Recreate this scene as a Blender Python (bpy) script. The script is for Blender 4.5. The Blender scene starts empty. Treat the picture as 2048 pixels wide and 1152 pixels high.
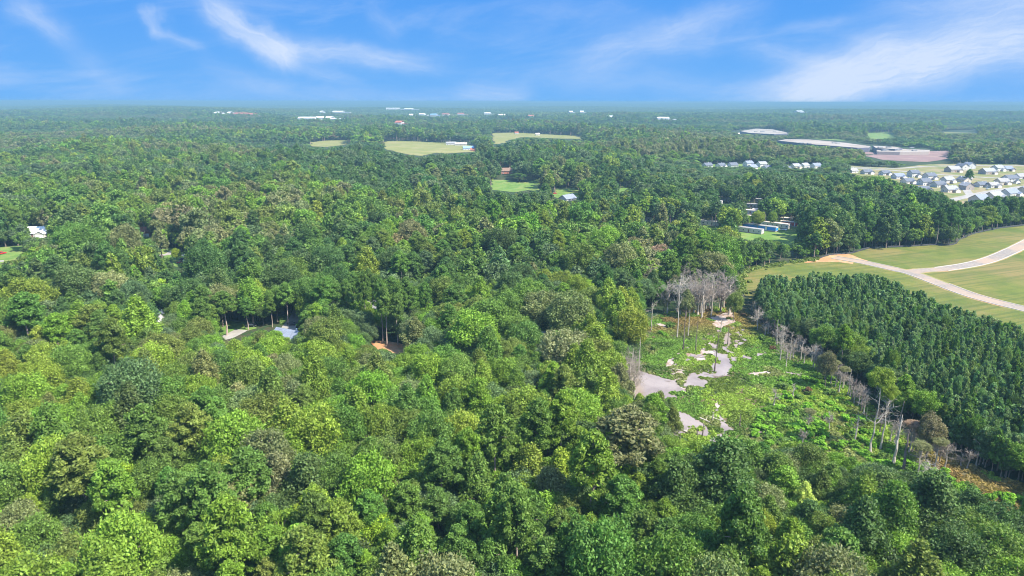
import bpy, bmesh, math, random
import numpy as np
from mathutils import Vector, Matrix

R = math.radians
rng = np.random.default_rng(7)
random.seed(7)
scene = bpy.context.scene
COL = scene.collection

# ------------------------------------------------------------------ camera
H = 95.0
F = 1365.0
PITCH = math.atan((576 - 203.5) / F)
ROLL = R(0.11)
cam_data = bpy.data.cameras.new('camera')
cam = bpy.data.objects.new('camera', cam_data)
COL.objects.link(cam)
cam_data.sensor_width = 36
cam_data.lens = 36 * F / 2048
cam_data.clip_start = 0.5
cam_data.clip_end = 120000
cam.matrix_world = (Matrix.Translation((0, 0, H)) @ Matrix.Rotation(math.pi / 2 - PITCH, 4, 'X')
                    @ Matrix.Rotation(ROLL, 4, 'Z'))
scene.camera = cam
MW = np.array(cam.matrix_world.to_3x3())
RGT, UP, BCK = MW[:, 0], MW[:, 1], MW[:, 2]
EYE = np.array([0, 0, H])


def ray(u, v):
    d = RGT * (u - 1024) + UP * (576 - v) - BCK * F
    return d / np.linalg.norm(d)


def ground_at(u, v, z=0.0):
    d = ray(u, v)
    t = (z - H) / d[2]
    p = EYE + d * t
    return float(p[0]), float(p[1])


def project(x, y, z):
    q = np.stack([x, y, z - H], -1)
    dep = -(q @ BCK)
    dep = np.where(dep < 1, 1, dep)
    return 1024 + F * (q @ RGT) / dep, 576 - F * (q @ UP) / dep, dep


# ------------------------------------------------------------------ light and sky
EXPO = 2.0
HAZE = 1.85e-4
scene.view_settings.view_transform = 'Standard'
scene.view_settings.look = 'None'
scene.view_settings.gamma = 1
scene.view_settings.use_curve_mapping = False
scene.view_settings.exposure = EXPO

SUN_EL, SUN_AZ = 50.0, 118.0          # azimuth clockwise from the view direction (+Y)
sd = Vector((math.sin(R(SUN_AZ)) * math.cos(R(SUN_EL)), math.cos(R(SUN_AZ)) * math.cos(R(SUN_EL)), math.sin(R(SUN_EL))))
sun_data = bpy.data.lights.new('sun', 'SUN')
sun_data.energy = 3.2
sun_data.angle = R(0.6)
sun_data.color = (1.0, 0.95, 0.82)
sun = bpy.data.objects.new('sun', sun_data)
COL.objects.link(sun)
sun.rotation_euler = (-sd).to_track_quat('-Z', 'Y').to_euler()

world = bpy.data.worlds.new('World')
scene.world = world
world.use_nodes = True
nt = world.node_tree
nt.nodes.clear()


class NG:
    """small helper to write node expressions"""
    def __init__(s, tree):
        s.t = tree

    def new(s, kind, **kw):
        n = s.t.nodes.new(kind)
        for k, v in kw.items():
            setattr(n, k, v)
        return n

    def put(s, sock, v):
        if isinstance(v, bpy.types.NodeSocket):
            s.t.links.new(v, sock)
        elif v is not None:
            sock.default_value = v

    def m(s, op, a, b=None, c=None, clamp=False):
        n = s.new('ShaderNodeMath', operation=op, use_clamp=clamp)
        for i, v in enumerate((a, b, c)):
            if v is not None:
                s.put(n.inputs[i], v)
        return n.outputs[0]

    def mix(s, f, a, b, blend='MIX', clamp=False):
        n = s.new('ShaderNodeMix', data_type='RGBA', blend_type=blend, clamp_result=clamp)
        s.put(n.inputs[0], f)
        s.put(n.inputs[6], a)
        s.put(n.inputs[7], b)
        return n.outputs[2]

    def noise(s, vec, scale, detail=4, rough=0.55, out=0, dist=0.0):
        n = s.new('ShaderNodeTexNoise')
        if vec is not None:
            s.put(n.inputs['Vector'], vec)
        n.inputs['Scale'].default_value = scale
        n.inputs['Detail'].default_value = detail
        n.inputs['Roughness'].default_value = rough
        n.inputs['Distortion'].default_value = dist
        return n.outputs[out]

    def rng(s, v, a, b, c=0.0, d=1.0, smooth=True):
        n = s.new('ShaderNodeMapRange', interpolation_type='SMOOTHSTEP' if smooth else 'LINEAR')
        s.put(n.inputs[0], v)
        for i, q in enumerate((a, b, c, d)):
            n.inputs[1 + i].default_value = q
        return n.outputs[0]


g = NG(nt)
geo = g.new('ShaderNodeTexCoord')
sep = g.new('ShaderNodeSeparateXYZ')
nt.links.new(geo.outputs['Generated'], sep.inputs[0])
az = g.m('MULTIPLY', g.m('ARCTAN2', sep.outputs[0], sep.outputs[1]), 57.2958)
el = g.m('MULTIPLY', g.m('ARCSINE', sep.outputs[2]), 57.2958)
sky = g.new('ShaderNodeTexSky')
sky.sky_type = 'NISHITA'
sky.sun_disc = False
sky.sun_elevation = R(SUN_EL)
sky.sun_rotation = R(SUN_AZ)
sky.altitude = 100
sky.air_density = 1.0
sky.dust_density = 0.3
sky.ozone_density = 2.5
# deep clear blue low in the sky, as in the photograph, easing into the plain sky above
SKY = 0.15
K = 1 / (SKY * 2 ** EXPO)
blue = g.mix(g.rng(el, 0.0, 9.0, smooth=False), (0.175 * K, 0.48 * K, 0.97 * K, 1), (0.088 * K, 0.35 * K, 0.93 * K, 1))
base = g.mix(g.rng(el, 8.0, 40.0, 1.0, 0.12), sky.outputs[0], blue)
cvec = g.new('ShaderNodeCombineXYZ')
g.put(cvec.inputs[0], az)
g.put(cvec.inputs[1], el)
warp = g.noise(cvec.outputs[0], 0.16, 5, 0.55, 1)
wsep = g.new('ShaderNodeSeparateXYZ')
nt.links.new(warp, wsep.inputs[0])


def azel(u, v):
    d = ray(u, v)
    return math.degrees(math.atan2(d[0], d[1])), math.degrees(math.asin(d[2]))


# cirrus streaks: start px, end px, half width (deg), strength, warp (deg)
streaks = [((430, 5), (560, 100), 0.95, 0.60, 2.6), ((540, 85), (840, 125), 0.75, 0.45, 1.6), ((560, 110), (700, 160), 0.5, 0.22, 1.5),
           ((310, 15), (330, 60), 0.6, 0.34, 2.6), ((320, 60), (400, 100), 0.4, 0.28, 1.8),
           ((20, 5), (140, 70), 0.75, 0.32, 2.2), ((160, 110), (260, 160), 0.9, 0.14, 2), ((420, 145), (560, 165), 0.7, 0.13, 2),
           ((1560, 205), (2110, 70), 1.45, 0.74, 1.3), ((1620, 150), (2110, 5), 1.5, 0.42, 1.6), ((1780, 20), (2100, -20), 0.9, 0.28, 1.6),
           ((930, 185), (1040, 190), 0.8, 0.34, 1.2), ((1150, 125), (1400, 60), 1.3, 0.30, 2.0), ((1570, 62), (1700, 45), 0.4, 0.20, 1.2),
           ((1500, 95), (1650, 120), 0.6, 0.22, 1.4), ((1100, 160), (1700, 180), 1.0, 0.16, 2), ((1300, 60), (1500, 20), 0.9, 0.22, 2),
           ((740, 20), (800, 60), 0.7, 0.16, 2), ((1050, 20), (1250, 30), 1.0, 0.12, 2), ((600, 190), (900, 190), 0.6, 0.10, 1.5)]
cloud = None
for (p, q, w, st, wp) in streaks:
    a0, e0 = azel(*p)
    a1, e1 = azel(*q)
    L = math.hypot(a1 - a0, e1 - e0)
    dx, dy = (a1 - a0) / L, (e1 - e0) / L
    aw = g.m('ADD', az, g.m('MULTIPLY', g.m('SUBTRACT', wsep.outputs[0], 0.5), wp * 2.2))
    ew = g.m('ADD', el, g.m('MULTIPLY', g.m('SUBTRACT', wsep.outputs[1], 0.5), wp * 1.6))
    ra, re = g.m('SUBTRACT', aw, a0), g.m('SUBTRACT', ew, e0)
    t = g.m('DIVIDE', g.m('ADD', g.m('MULTIPLY', ra, dx), g.m('MULTIPLY', re, dy)), L)
    d = g.m('SUBTRACT', g.m('MULTIPLY', re, dx), g.m('MULTIPLY', ra, dy))
    d2 = g.m('POWER', g.m('ABSOLUTE', g.m('DIVIDE', d, w)), 2.0)
    t2 = g.m('POWER', g.m('ABSOLUTE', g.m('DIVIDE', g.m('SUBTRACT', t, 0.5), 0.62)), 4.0)
    e = g.m('EXPONENT', g.m('MULTIPLY', g.m('ADD', d2, t2), -1.0))
    rot = g.new('ShaderNodeCombineXYZ')
    g.put(rot.inputs[0], g.m('MULTIPLY', t, L * 0.16))
    g.put(rot.inputs[1], g.m('MULTIPLY', d, 0.9))
    rot.inputs[2].default_value = a0
    fib = g.rng(g.noise(rot.outputs[0], 2.3, 9, 0.66, 0, 0.9), 0.25, 0.75, 0.62, 1.12)
    e = g.m('MULTIPLY', g.m('MULTIPLY', e, st * 1.12), fib)
    cloud = e if cloud is None else g.m('ADD', cloud, e)
# faint veil everywhere
vv = g.new('ShaderNodeCombineXYZ')
g.put(vv.inputs[0], g.m('MULTIPLY', az, 0.05))
g.put(vv.inputs[1], g.m('MULTIPLY', g.m('ADD', el, g.m('MULTIPLY', az, -0.12)), 0.22))
veil = g.rng(g.noise(vv.outputs[0], 1.3, 6, 0.6, 0, 0.5), 0.44, 0.8, 0.0, 0.30)
cloud = g.m('MINIMUM', g.m('ADD', cloud, veil), 0.88)
out_col = g.mix(cloud, base, (0.72 * K, 0.83 * K, 1.02 * K, 1))
bg = g.new('ShaderNodeBackground')
bg.inputs[1].default_value = SKY
nt.links.new(out_col, bg.inputs[0])
wo = g.new('ShaderNodeOutputWorld')
nt.links.new(bg.outputs[0], wo.inputs[0])

scene.cycles.max_bounces = 5
scene.cycles.diffuse_bounces = 2
scene.cycles.glossy_bounces = 2
scene.cycles.transmission_bounces = 3
scene.cycles.transparent_max_bounces = 6
scene.cycles.volume_bounces = 0
scene.cycles.sample_clamp_indirect = 4
scene.cycles.filter_width = 1.05


# ------------------------------------------------------------------ materials
def mat(name):
    m = bpy.data.materials.new(name)
    m.use_nodes = True
    m.node_tree.nodes.clear()
    return m, NG(m.node_tree)


def finish(m, gg, shader):
    o = gg.new('ShaderNodeOutputMaterial')
    m.node_tree.links.new(shader, o.inputs[0])
    return m


def plain(name, col, rough=0.8, var=0.15, scale=1.5, spec=0.3, metal=0.0, bump=0.0):
    m, q = mat(name)
    tc = q.new('ShaderNodeTexCoord')
    n = q.noise(tc.outputs['Object'], scale, 5, 0.6)
    f = q.rng(n, 0.3, 0.7, 1 - var, 1 + var, False)
    c = q.mix(1.0, (*col, 1), f, 'MULTIPLY')
    p = q.new('ShaderNodeBsdfPrincipled')
    q.put(p.inputs['Base Color'], c)
    p.inputs['Roughness'].default_value = rough
    p.inputs['Specular IOR Level'].default_value = spec
    p.inputs['Metallic'].default_value = metal
    if bump:
        b = q.new('ShaderNodeBump')
        b.inputs['Distance'].default_value = bump
        q.put(b.inputs['Height'], n)
        q.put(p.inputs['Normal'], b.outputs[0])
    return finish(m, q, p.outputs[0])


def leafmat(name, instanced, trans=0.30, rough=0.6):
    m, q = mat(name)
    if instanced:
        a = q.new('ShaderNodeAttribute', attribute_type='INSTANCER', attribute_name='tint')
        tint = a.outputs['Color']
    else:
        a = q.new('ShaderNodeObjectInfo')
        tint = a.outputs['Color']
    v = q.new('ShaderNodeAttribute', attribute_type='GEOMETRY', attribute_name='var')
    vs = q.new('ShaderNodeSeparateColor')
    q.put(vs.inputs[0], v.outputs['Color'])
    br = q.m('ADD', 0.42, q.m('MULTIPLY', vs.outputs[0], 1.2))
    c = q.mix(1.0, tint, br, 'MULTIPLY')
    # per leaf hue drift towards yellow
    c2 = q.mix(1.0, c, (1.4, 1.15, 0.75, 1), 'MULTIPLY')
    c = q.mix(q.m('MULTIPLY', vs.outputs[1], 0.6), c, c2)
    p = q.new('ShaderNodeBsdfPrincipled')
    q.put(p.inputs['Base Color'], c)
    p.inputs['Roughness'].default_value = rough
    p.inputs['Specular IOR Level'].default_value = 0.22
    t = q.new('ShaderNodeBsdfTranslucent')
    q.put(t.inputs[0], q.mix(1.0, c, (1.3, 1.5, 0.6, 1), 'MULTIPLY'))
    mx = q.new('ShaderNodeMixShader')
    mx.inputs[0].default_value = trans
    m.node_tree.links.new(p.outputs[0], mx.inputs[1])
    m.node_tree.links.new(t.outputs[0], mx.inputs[2])
    return finish(m, q, mx.outputs[0])


M_LEAF = leafmat('leaves', False)
M_LEAFI = leafmat('woodland_leaves', True)
M_BARK = plain('bark', (0.16, 0.125, 0.10), 0.9, 0.35, 2.0)
M_PBARK = plain('pine_bark', (0.31, 0.235, 0.19), 0.9, 0.3, 1.2)
M_DEAD = plain('weathered_dead_wood', (0.40, 0.345, 0.28), 0.85, 0.25, 0.8)
M_DARKDEAD = plain('dark_dead_wood', (0.15, 0.115, 0.10), 0.9, 0.3, 0.8)
M_TWIG = plain('pale_twigs', (0.31, 0.255, 0.205), 0.9, 0.25, 0.5)


def groundmat(name, cols, scales, rough=0.95, bump=0.3, bscale=0.8, rows=None):
    """layered noise between several colours"""
    m, q = mat(name)
    tc = q.new('ShaderNodeTexCoord')
    c = (*cols[0], 1)
    for i, cc in enumerate(cols[1:]):
        mp = q.new('ShaderNodeMapping')
        mp.inputs['Location'].default_value = (13.7 * i, 5.1 * i, 3.3)
        q.put(mp.inputs[0], tc.outputs['Object'])
        f = q.rng(q.noise(mp.outputs[0], scales[i], 6, 0.65), 0.42, 0.62)
        c = q.mix(f, c, (*cc, 1))
    if rows:
        mp = q.new('ShaderNodeMapping')
        mp.inputs['Rotation'].default_value = (0, 0, rows[0])
        q.put(mp.inputs[0], tc.outputs['Object'])
        mp2 = q.new('ShaderNodeMapping')
        mp2.inputs['Scale'].default_value = (0.03, 1, 1)
        q.put(mp2.inputs[0], mp.outputs[0])
        f = q.rng(q.noise(mp2.outputs[0], rows[1], 4, 0.6), 0.45, 0.62, 0, rows[2])
        c = q.mix(f, c, (*rows[3], 1))
    p = q.new('ShaderNodeBsdfPrincipled')
    q.put(p.inputs['Base Color'], c)
    p.inputs['Roughness'].default_value = rough
    p.inputs['Specular IOR Level'].default_value = 0.15
    if bump:
        b = q.new('ShaderNodeBump')
        b.inputs['Distance'].default_value = bump
        b.inputs['Strength'].default_value = 0.7
        q.put(b.inputs['Height'], q.noise(tc.outputs['Object'], bscale, 5, 0.65))
        q.put(p.inputs['Normal'], b.outputs[0])
    return finish(m, q, p.outputs[0])


M_FLOOR = groundmat('forest_floor', [(0.030, 0.045, 0.018), (0.055, 0.048, 0.028), (0.022, 0.05, 0.014)], [0.012, 0.3], bump=0.5, bscale=0.3)
M_FIELD = groundmat('mown_field_grass', [(0.105, 0.122, 0.022), (0.145, 0.135, 0.030), (0.078, 0.102, 0.018), (0.165, 0.13, 0.045)], [0.02, 0.06, 0.012],
                    rows=(R(-22), 0.35, 0.6, (0.058, 0.08, 0.019)))
M_LAWN = groundmat('lawn_grass', [(0.12, 0.19, 0.04), (0.18, 0.20, 0.06), (0.085, 0.155, 0.03)], [0.05, 0.11])
M_HAY = groundmat('dry_hay_field', [(0.20, 0.19, 0.055), (0.155, 0.17, 0.045), (0.24, 0.21, 0.085)], [0.01, 0.02], rows=(R(10), 0.06, 0.7, (0.12, 0.14, 0.04)))
M_SOIL = groundmat('red_clay_soil', [(0.40, 0.17, 0.08), (0.50, 0.28, 0.16), (0.30, 0.20, 0.10)], [0.15, 0.4])
M_ELAWN = groundmat('young_lawn', [(0.145, 0.150, 0.045), (0.19, 0.165, 0.07), (0.105, 0.135, 0.035), (0.23, 0.18, 0.10)], [0.03, 0.02, 0.06])
M_VERGE = groundmat('sparse_verge', [(0.17, 0.175, 0.055), (0.34, 0.19, 0.10), (0.20, 0.18, 0.07)], [0.05, 0.09])
M_SAND = groundmat('graded_sandy_soil', [(0.62, 0.52, 0.44), (0.50, 0.38, 0.30), (0.70, 0.63, 0.56)], [0.006, 0.012])
M_PLOW = groundmat('ploughed_soil', [(0.20, 0.125, 0.115), (0.25, 0.165, 0.14)], [0.02], rows=(R(5), 0.05, 0.5, (0.14, 0.1, 0.09)))
M_ROAD = groundmat('pale_asphalt', [(0.22, 0.19, 0.165), (0.26, 0.22, 0.185), (0.17, 0.15, 0.135), (0.29, 0.215, 0.16)], [0.08, 0.6, 0.03], 0.9, 0.02, 6)
M_KERB = plain('concrete_kerb', (0.34, 0.31, 0.28), 0.85, 0.1, 0.5)
M_CONC = groundmat('concrete_drive', [(0.28, 0.26, 0.235), (0.23, 0.21, 0.19)], [0.2], 0.9, 0)
M_MARSH = groundmat('marsh_turf', [(0.05, 0.09, 0.02), (0.10, 0.12, 0.035), (0.035, 0.06, 0.018), (0.13, 0.09, 0.05)], [0.12, 0.25, 0.045], bump=0.8, bscale=0.5)


def watermat():
    m, q = mat('muddy_water')
    tc = q.new('ShaderNodeTexCoord')
    c = q.mix(q.rng(q.noise(tc.outputs['Object'], 0.08, 5, 0.6), 0.35, 0.7), (0.27, 0.215, 0.18, 1), (0.18, 0.135, 0.11, 1))
    p = q.new('ShaderNodeBsdfPrincipled')
    q.put(p.inputs['Base Color'], c)
    p.inputs['Roughness'].default_value = 0.07
    p.inputs['Specular IOR Level'].default_value = 0.5
    b = q.new('ShaderNodeBump')
    b.inputs['Distance'].default_value = 0.03
    q.put(b.inputs['Height'], q.noise(tc.outputs['Object'], 1.8, 3))
    q.put(p.inputs['Normal'], b.outputs[0])
    return finish(m, q, p.outputs[0])


M_WATER = watermat()
M_MUD = groundmat('wet_mud', [(0.30, 0.24, 0.20), (0.22, 0.14, 0.09), (0.38, 0.31, 0.27)], [0.2, 0.5], 0.45, 0.2, 1)


# ------------------------------------------------------------------ helpers
def link(o, parent=None):
    COL.objects.link(o)
    if parent is not None:
        o.parent = parent
    return o


def tag(o, label=None, cat=None, group=None, kind=None):
    if label:
        o['label'] = label
    if cat:
        o['category'] = cat
    if group:
        o['group'] = group
    if kind:
        o['kind'] = kind
    return o


def empty(name, loc, rz=0.0):
    o = bpy.data.objects.new(name, None)
    o.empty_display_size = 1
    link(o)
    o.location = loc
    o.rotation_euler = (0, 0, rz)
    return o


def mesh_np(name, verts, faces, mats, midx=None, var=None, smooth=False):
    """verts (n,3), faces list of arrays [(k,3),(k,4)] ; var (nfaces,2)"""
    me = bpy.data.meshes.new(name)
    fl = [f for f in faces if len(f)]
    nl = sum(f.size for f in fl)
    nf = sum(len(f) for f in fl)
    me.vertices.add(len(verts))
    me.vertices.foreach_set('co', np.asarray(verts, np.float32).ravel())
    me.loops.add(nl)
    me.loops.foreach_set('vertex_index', np.concatenate([f.ravel() for f in fl]).astype(np.int32))
    me.polygons.add(nf)
    tot = np.concatenate([np.full(len(f), f.shape[1]) for f in fl])
    st = np.concatenate([[0], np.cumsum(tot)[:-1]])
    me.polygons.foreach_set('loop_start', st.astype(np.int32))
    me.polygons.foreach_set('loop_total', tot.astype(np.int32))
    if midx is not None:
        me.polygons.foreach_set('material_index', np.asarray(midx, np.int32))
    if smooth:
        me.polygons.foreach_set('use_smooth', np.ones(nf, bool))
    for m in mats:
        me.materials.append(m)
    me.update(calc_edges=True)
    if var is not None:
        a = me.attributes.new('var', 'FLOAT_COLOR', 'FACE')
        c = np.ones((nf, 4), np.float32)
        c[:, :2] = var
        a.data.foreach_set('color', c.ravel())
    return me


class PB:
    """collects boxes, prisms and tubes of one part"""
    def __init__(s):
        s.v, s.f = [], []

    def add(s, vs, fs):
        n = len(s.v)
        s.v += [tuple(p) for p in vs]
        s.f += [tuple(i + n for i in f) for f in fs]
        return s

    def box(s, x0, x1, y0, y1, z0, z1):
        vs = [(x, y, z) for z in (z0, z1) for (x, y) in ((x0, y0), (x1, y0), (x1, y1), (x0, y1))]
        return s.add(vs, [(3, 2, 1, 0), (4, 5, 6, 7), (0, 1, 5, 4), (1, 2, 6, 5), (2, 3, 7, 6), (3, 0, 4, 7)])

    def tube(s, p, q, r0, r1, n=5):
        p, q = Vector(p), Vector(q)
        d = (q - p).normalized()
        a = d.orthogonal().normalized()
        b = d.cross(a)
        vs = []
        for c, r in ((p, r0), (q, r1)):
            for i in range(n):
                t = 2 * math.pi * i / n
                vs.append(c + a * (r * math.cos(t)) + b * (r * math.sin(t)))
        fs = [(i, (i + 1) % n, n + (i + 1) % n, n + i) for i in range(n)]
        fs.append(tuple(range(n, 2 * n)))
        return s.add(vs, fs)

    def build(s, name, m, parent=None):
        me = bpy.data.meshes.new(name)
        me.from_pydata(s.v, [], s.f)
        me.materials.append(m)
        me.update()
        return link(bpy.data.objects.new(name, me), parent)


# ------------------------------------------------------------------ terrain
def smooth01(t):
    t = np.clip(t, 0, 1)
    return t * t * (3 - 2 * t)


def terrain(x, y):
    r = np.hypot(x, y)
    k = smooth01((r - 2700) / 2200)
    a = 1.5 * (9 * np.sin(x / 900 + 1.3 + 0.8 * np.sin(y / 2100)) * np.sin(y / 1250 + 0.6) + 6 * np.sin(x / 430 + y / 700)
         + 7 * np.sin(y / 2300 + x / 3100))
    ridge = 26 * np.exp(-((y - 8600 - 0.22 * x) / 900) ** 2) * smooth01((x + 1500) / 6000)
    far = 16 * np.exp(-((y - 17000 + 0.1 * x) / 2500) ** 2) + 10 * np.sin(x / 5200) * smooth01((r - 12000) / 9000)
    return k * (a + ridge + far)


def build_ground():
    ang = np.concatenate([np.linspace(-48, 48, 260), np.linspace(52, 308, 60)])
    ang = np.radians(ang)
    rad = np.concatenate([[0.01], np.geomspace(60, 3000, 24), np.geomspace(3100, 45000, 190)])
    A, RR = np.meshgrid(ang, rad)
    X, Y = RR * np.sin(A), RR * np.cos(A)
    Z = terrain(X, Y)
    n, mm = len(rad), len(ang)
    v = np.stack([X, Y, Z], -1).reshape(-1, 3)
    i = np.arange(n - 1)[:, None] * mm
    j = np.arange(mm)[None, :]
    jn = (j + 1) % mm
    f = np.stack([i + j, i + mm + j, i + mm + jn, i + jn], -1).reshape(-1, 4)[:, ::-1]
    me = mesh_np('ground', v, [f], [M_FLOOR], smooth=True)
    o = link(bpy.data.objects.new('ground', me))
    tag(o, kind='structure')


build_ground()


def rough_edge(pts, amp, step):
    """subdivide an outline (world xy) and jitter it"""
    out = []
    n = len(pts)
    for i in range(n):
        a, b = np.array(pts[i]), np.array(pts[(i + 1) % n])
        L = np.linalg.norm(b - a)
        k = max(1, min(40, int(L / step)))
        for j in range(k):
            p = a + (b - a) * j / k
            out.append(tuple(p + rng.normal(0, amp, 2)))
    return out


def sheet(name, pts, z, m, amp=0.0, step=5.0, kind='structure', label=None, world=False, cat=None):
    w = pts if world else [ground_at(*p) for p in pts]
    if amp:
        w = rough_edge(w, amp, step)
    cx, cy = np.mean([p[0] for p in w]), np.mean([p[1] for p in w])
    me = bpy.data.meshes.new(name)
    bm = bmesh.new()
    vs = [bm.verts.new((p[0] - cx, p[1] - cy, 0)) for p in w]
    fc = bm.faces.new(vs)
    bmesh.ops.triangulate(bm, faces=[fc])
    bm.normal_update()
    for f in bm.faces:
        if f.normal.z < 0:
            f.normal_flip()
    bm.to_mesh(me)
    bm.free()
    me.materials.append(m)
    o = link(bpy.data.objects.new(name, me))
    o.location = (cx, cy, z)
    tag(o, label, cat, kind=kind)
    return o


def ribbon(name, pts, width, z, m, parent=None, off=0.0, world=False, height=0.0, kind='structure'):
    """a strip following a polyline (smoothed), off = sideways shift"""
    w = [np.array(p if world else ground_at(*p)) for p in pts]
    # catmull rom
    P = [w[0] * 2 - w[1]] + w + [w[-1] * 2 - w[-2]]
    line = []
    for i in range(1, len(P) - 2):
        for t in np.linspace(0, 1, 9)[:-1]:
            a, b, c, d = P[i - 1], P[i], P[i + 1], P[i + 2]
            line.append(0.5 * ((2 * b) + (c - a) * t + (2 * a - 5 * b + 4 * c - d) * t * t + (3 * b - 3 * c + d - a) * t ** 3))
    line.append(w[-1])
    line = np.array(line)
    tan = np.gradient(line, axis=0)
    tan /= np.linalg.norm(tan, axis=1)[:, None] + 1e-9
    nor = np.stack([-tan[:, 1], tan[:, 0]], -1)
    Lf, Rt = line + nor * (off + width / 2), line + nor * (off - width / 2)
    n = len(line)
    if height:
        v = np.concatenate([np.c_[Lf, np.full(n, z)], np.c_[Rt, np.full(n, z)], np.c_[Lf, np.full(n, z + height)], np.c_[Rt, np.full(n, z + height)]])
        i = np.arange(n - 1)
        f = np.concatenate([np.stack([i + 2 * n, i + 3 * n, i + 3 * n + 1, i + 2 * n + 1], -1), np.stack([i, i + 2 * n, i + 2 * n + 1, i + 1], -1),
                            np.stack([i + n + 1, i + 3 * n + 1, i + 3 * n, i + n], -1)])
    else:
        v = np.concatenate([np.c_[Lf, np.full(n, z)], np.c_[Rt, np.full(n, z)]])
        i = np.arange(n - 1)
        f = np.stack([i + n, i + n + 1, i + 1, i], -1)
    me = mesh_np(name, v, [f], [m])
    o = link(bpy.data.objects.new(name, me), parent)
    if parent is None:
        tag(o, kind=kind)
    return o, line


# ------------------------------------------------------------------ open land
MAIN_ROAD = [(1668, 515), (1700, 520), (1730, 525.5), (1791, 539), (1827, 547.5), (1882, 568), (1938, 589), (1993, 604.5), (2048, 618), (2140, 640)]
SIDE_ROAD = [(1816, 545), (1845, 541), (1882, 538.5), (1938, 530), (1979, 519.5), (2015, 505), (2048, 489), (2100, 462), (2140, 447)]
FIELD = [(1480, 546), (1499, 539), (1571, 526), (1635, 518), (1657, 510), (1705, 507), (1741, 497), (1813, 494), (1860, 491), (1904, 491), (1921, 479),
         (1951, 467), (1993, 458), (2048, 451), (2200, 425), (2300, 700), (2048, 668), (1990, 650), (1900, 625), (1820, 600), (1740, 570), (1640, 560), (1530, 566), (1500, 600), (1484, 590)]
sheet('field', FIELD, 0.05, M_FIELD, 0.6, 8)
sheet('bare_soil', [(1605, 524), (1640, 515.5), (1660, 510.5), (1700, 508), (1735, 521), (1700, 526), (1660, 523), (1630, 525)], 0.06, M_SOIL, 1.0, 5)
ribbon('soil_verge', MAIN_ROAD, 12.0, 0.064, M_VERGE)
ribbon('soil_verge', SIDE_ROAD, 11.0, 0.068, M_VERGE)
ribbon('road', MAIN_ROAD, 8.6, 0.10, M_ROAD)
ribbon('road', SIDE_ROAD, 8.0, 0.104, M_ROAD)
kerb_lines = []
for pts, hw in ((MAIN_ROAD, 4.55), (SIDE_ROAD, 4.25)):
    for sgn in (-1, 1):
        # leave the junction open
        if pts is MAIN_ROAD and sgn == 1:
            ribbon('kerb', pts[:4], 0.55, 0.06, M_KERB, off=sgn * hw, height=0.18)
            ribbon('kerb', pts[5:], 0.55, 0.06, M_KERB, off=sgn * hw, height=0.18)
        elif pts is SIDE_ROAD:
            ribbon('kerb', pts[2:], 0.55, 0.06, M_KERB, off=sgn * hw, height=0.18)
        else:
            ribbon('kerb', pts, 0.55, 0.06, M_KERB, off=sgn * hw, height=0.18)

# far fields
F1 = [(620, 285), (660, 281), (700, 281), (690, 290), (655, 294), (625, 293)]
F2 = [(770, 282), (840, 283), (900, 287), (945, 292), (952, 304), (900, 307), (868, 306), (840, 313), (805, 306), (770, 300)]
F3 = [(985, 266), (1030, 265), (1080, 268), (1160, 272), (1162, 278), (1110, 277), (1050, 274), (1012, 281), (1005, 288), (988, 288)]
G1 = [(980, 360), (1010, 359), (1045, 366), (1080, 357), (1076, 382), (1055, 381), (1025, 385), (985, 379)]
G2 = [(1112, 379), (1155, 377), (1160, 397), (1140, 402), (1108, 394)]
G3 = [(1237, 370), (1262, 368), (1258, 376), (1238, 386)]
for p in (F1, F2, F3):
    sheet('hay_field', p, 0.3, M_HAY, 4, 25)
for p in (G1, G2, G3):
    sheet('meadow', p, 0.2, M_LAWN, 2, 15)
S1 = [(1462, 262), (1500, 257.5), (1545, 258), (1576, 265.5), (1572, 270), (1520, 268), (1480, 266)]
S2 = [(1552, 281), (1600, 277), (1680, 279), (1745, 289), (1800, 293), (1864, 297), (1860, 302), (1755, 301), (1700, 296), (1625, 290), (1560, 286)]
S3 = [(1775, 305), (1897, 301.5), (1895, 319), (1850, 324), (1760, 320), (1730, 312)]
S4 = [(1882, 262), (1953, 259.5), (1955, 266), (1890, 267)]
S5 = [(1630, 265), (1700, 262), (1785, 263), (1790, 273), (1700, 276), (1650, 275)]
S6 = [(1735, 262), (1778, 261), (1790, 275), (1745, 277)]
sheet('graded_site', [(1740, 262), (1800, 262), (1800, 290), (1600, 276), (1640, 270)], 0.25, M_LAWN, 3, 30)
sheet('graded_site', [(1460, 266), (1590, 264), (1590, 272), (1480, 271)], 0.25, M_SAND, 3, 30)
sheet('ploughed_field', S3, 0.25, M_PLOW, 3, 25)
sheet('hay_field', S4, 0.3, M_HAY, 4, 30)
sheet('graded_site', [(1560, 300), (1770, 305), (1760, 309), (1500, 306)], 0.2, M_PLOW, 3, 30)
ribbon('road', [(1806, 254), (1826, 256), (1843, 261), (1850, 266)], 22, 0.4, M_ROAD)
sheet('meadow', S5, 0.2, M_LAWN, 3, 30)

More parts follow.
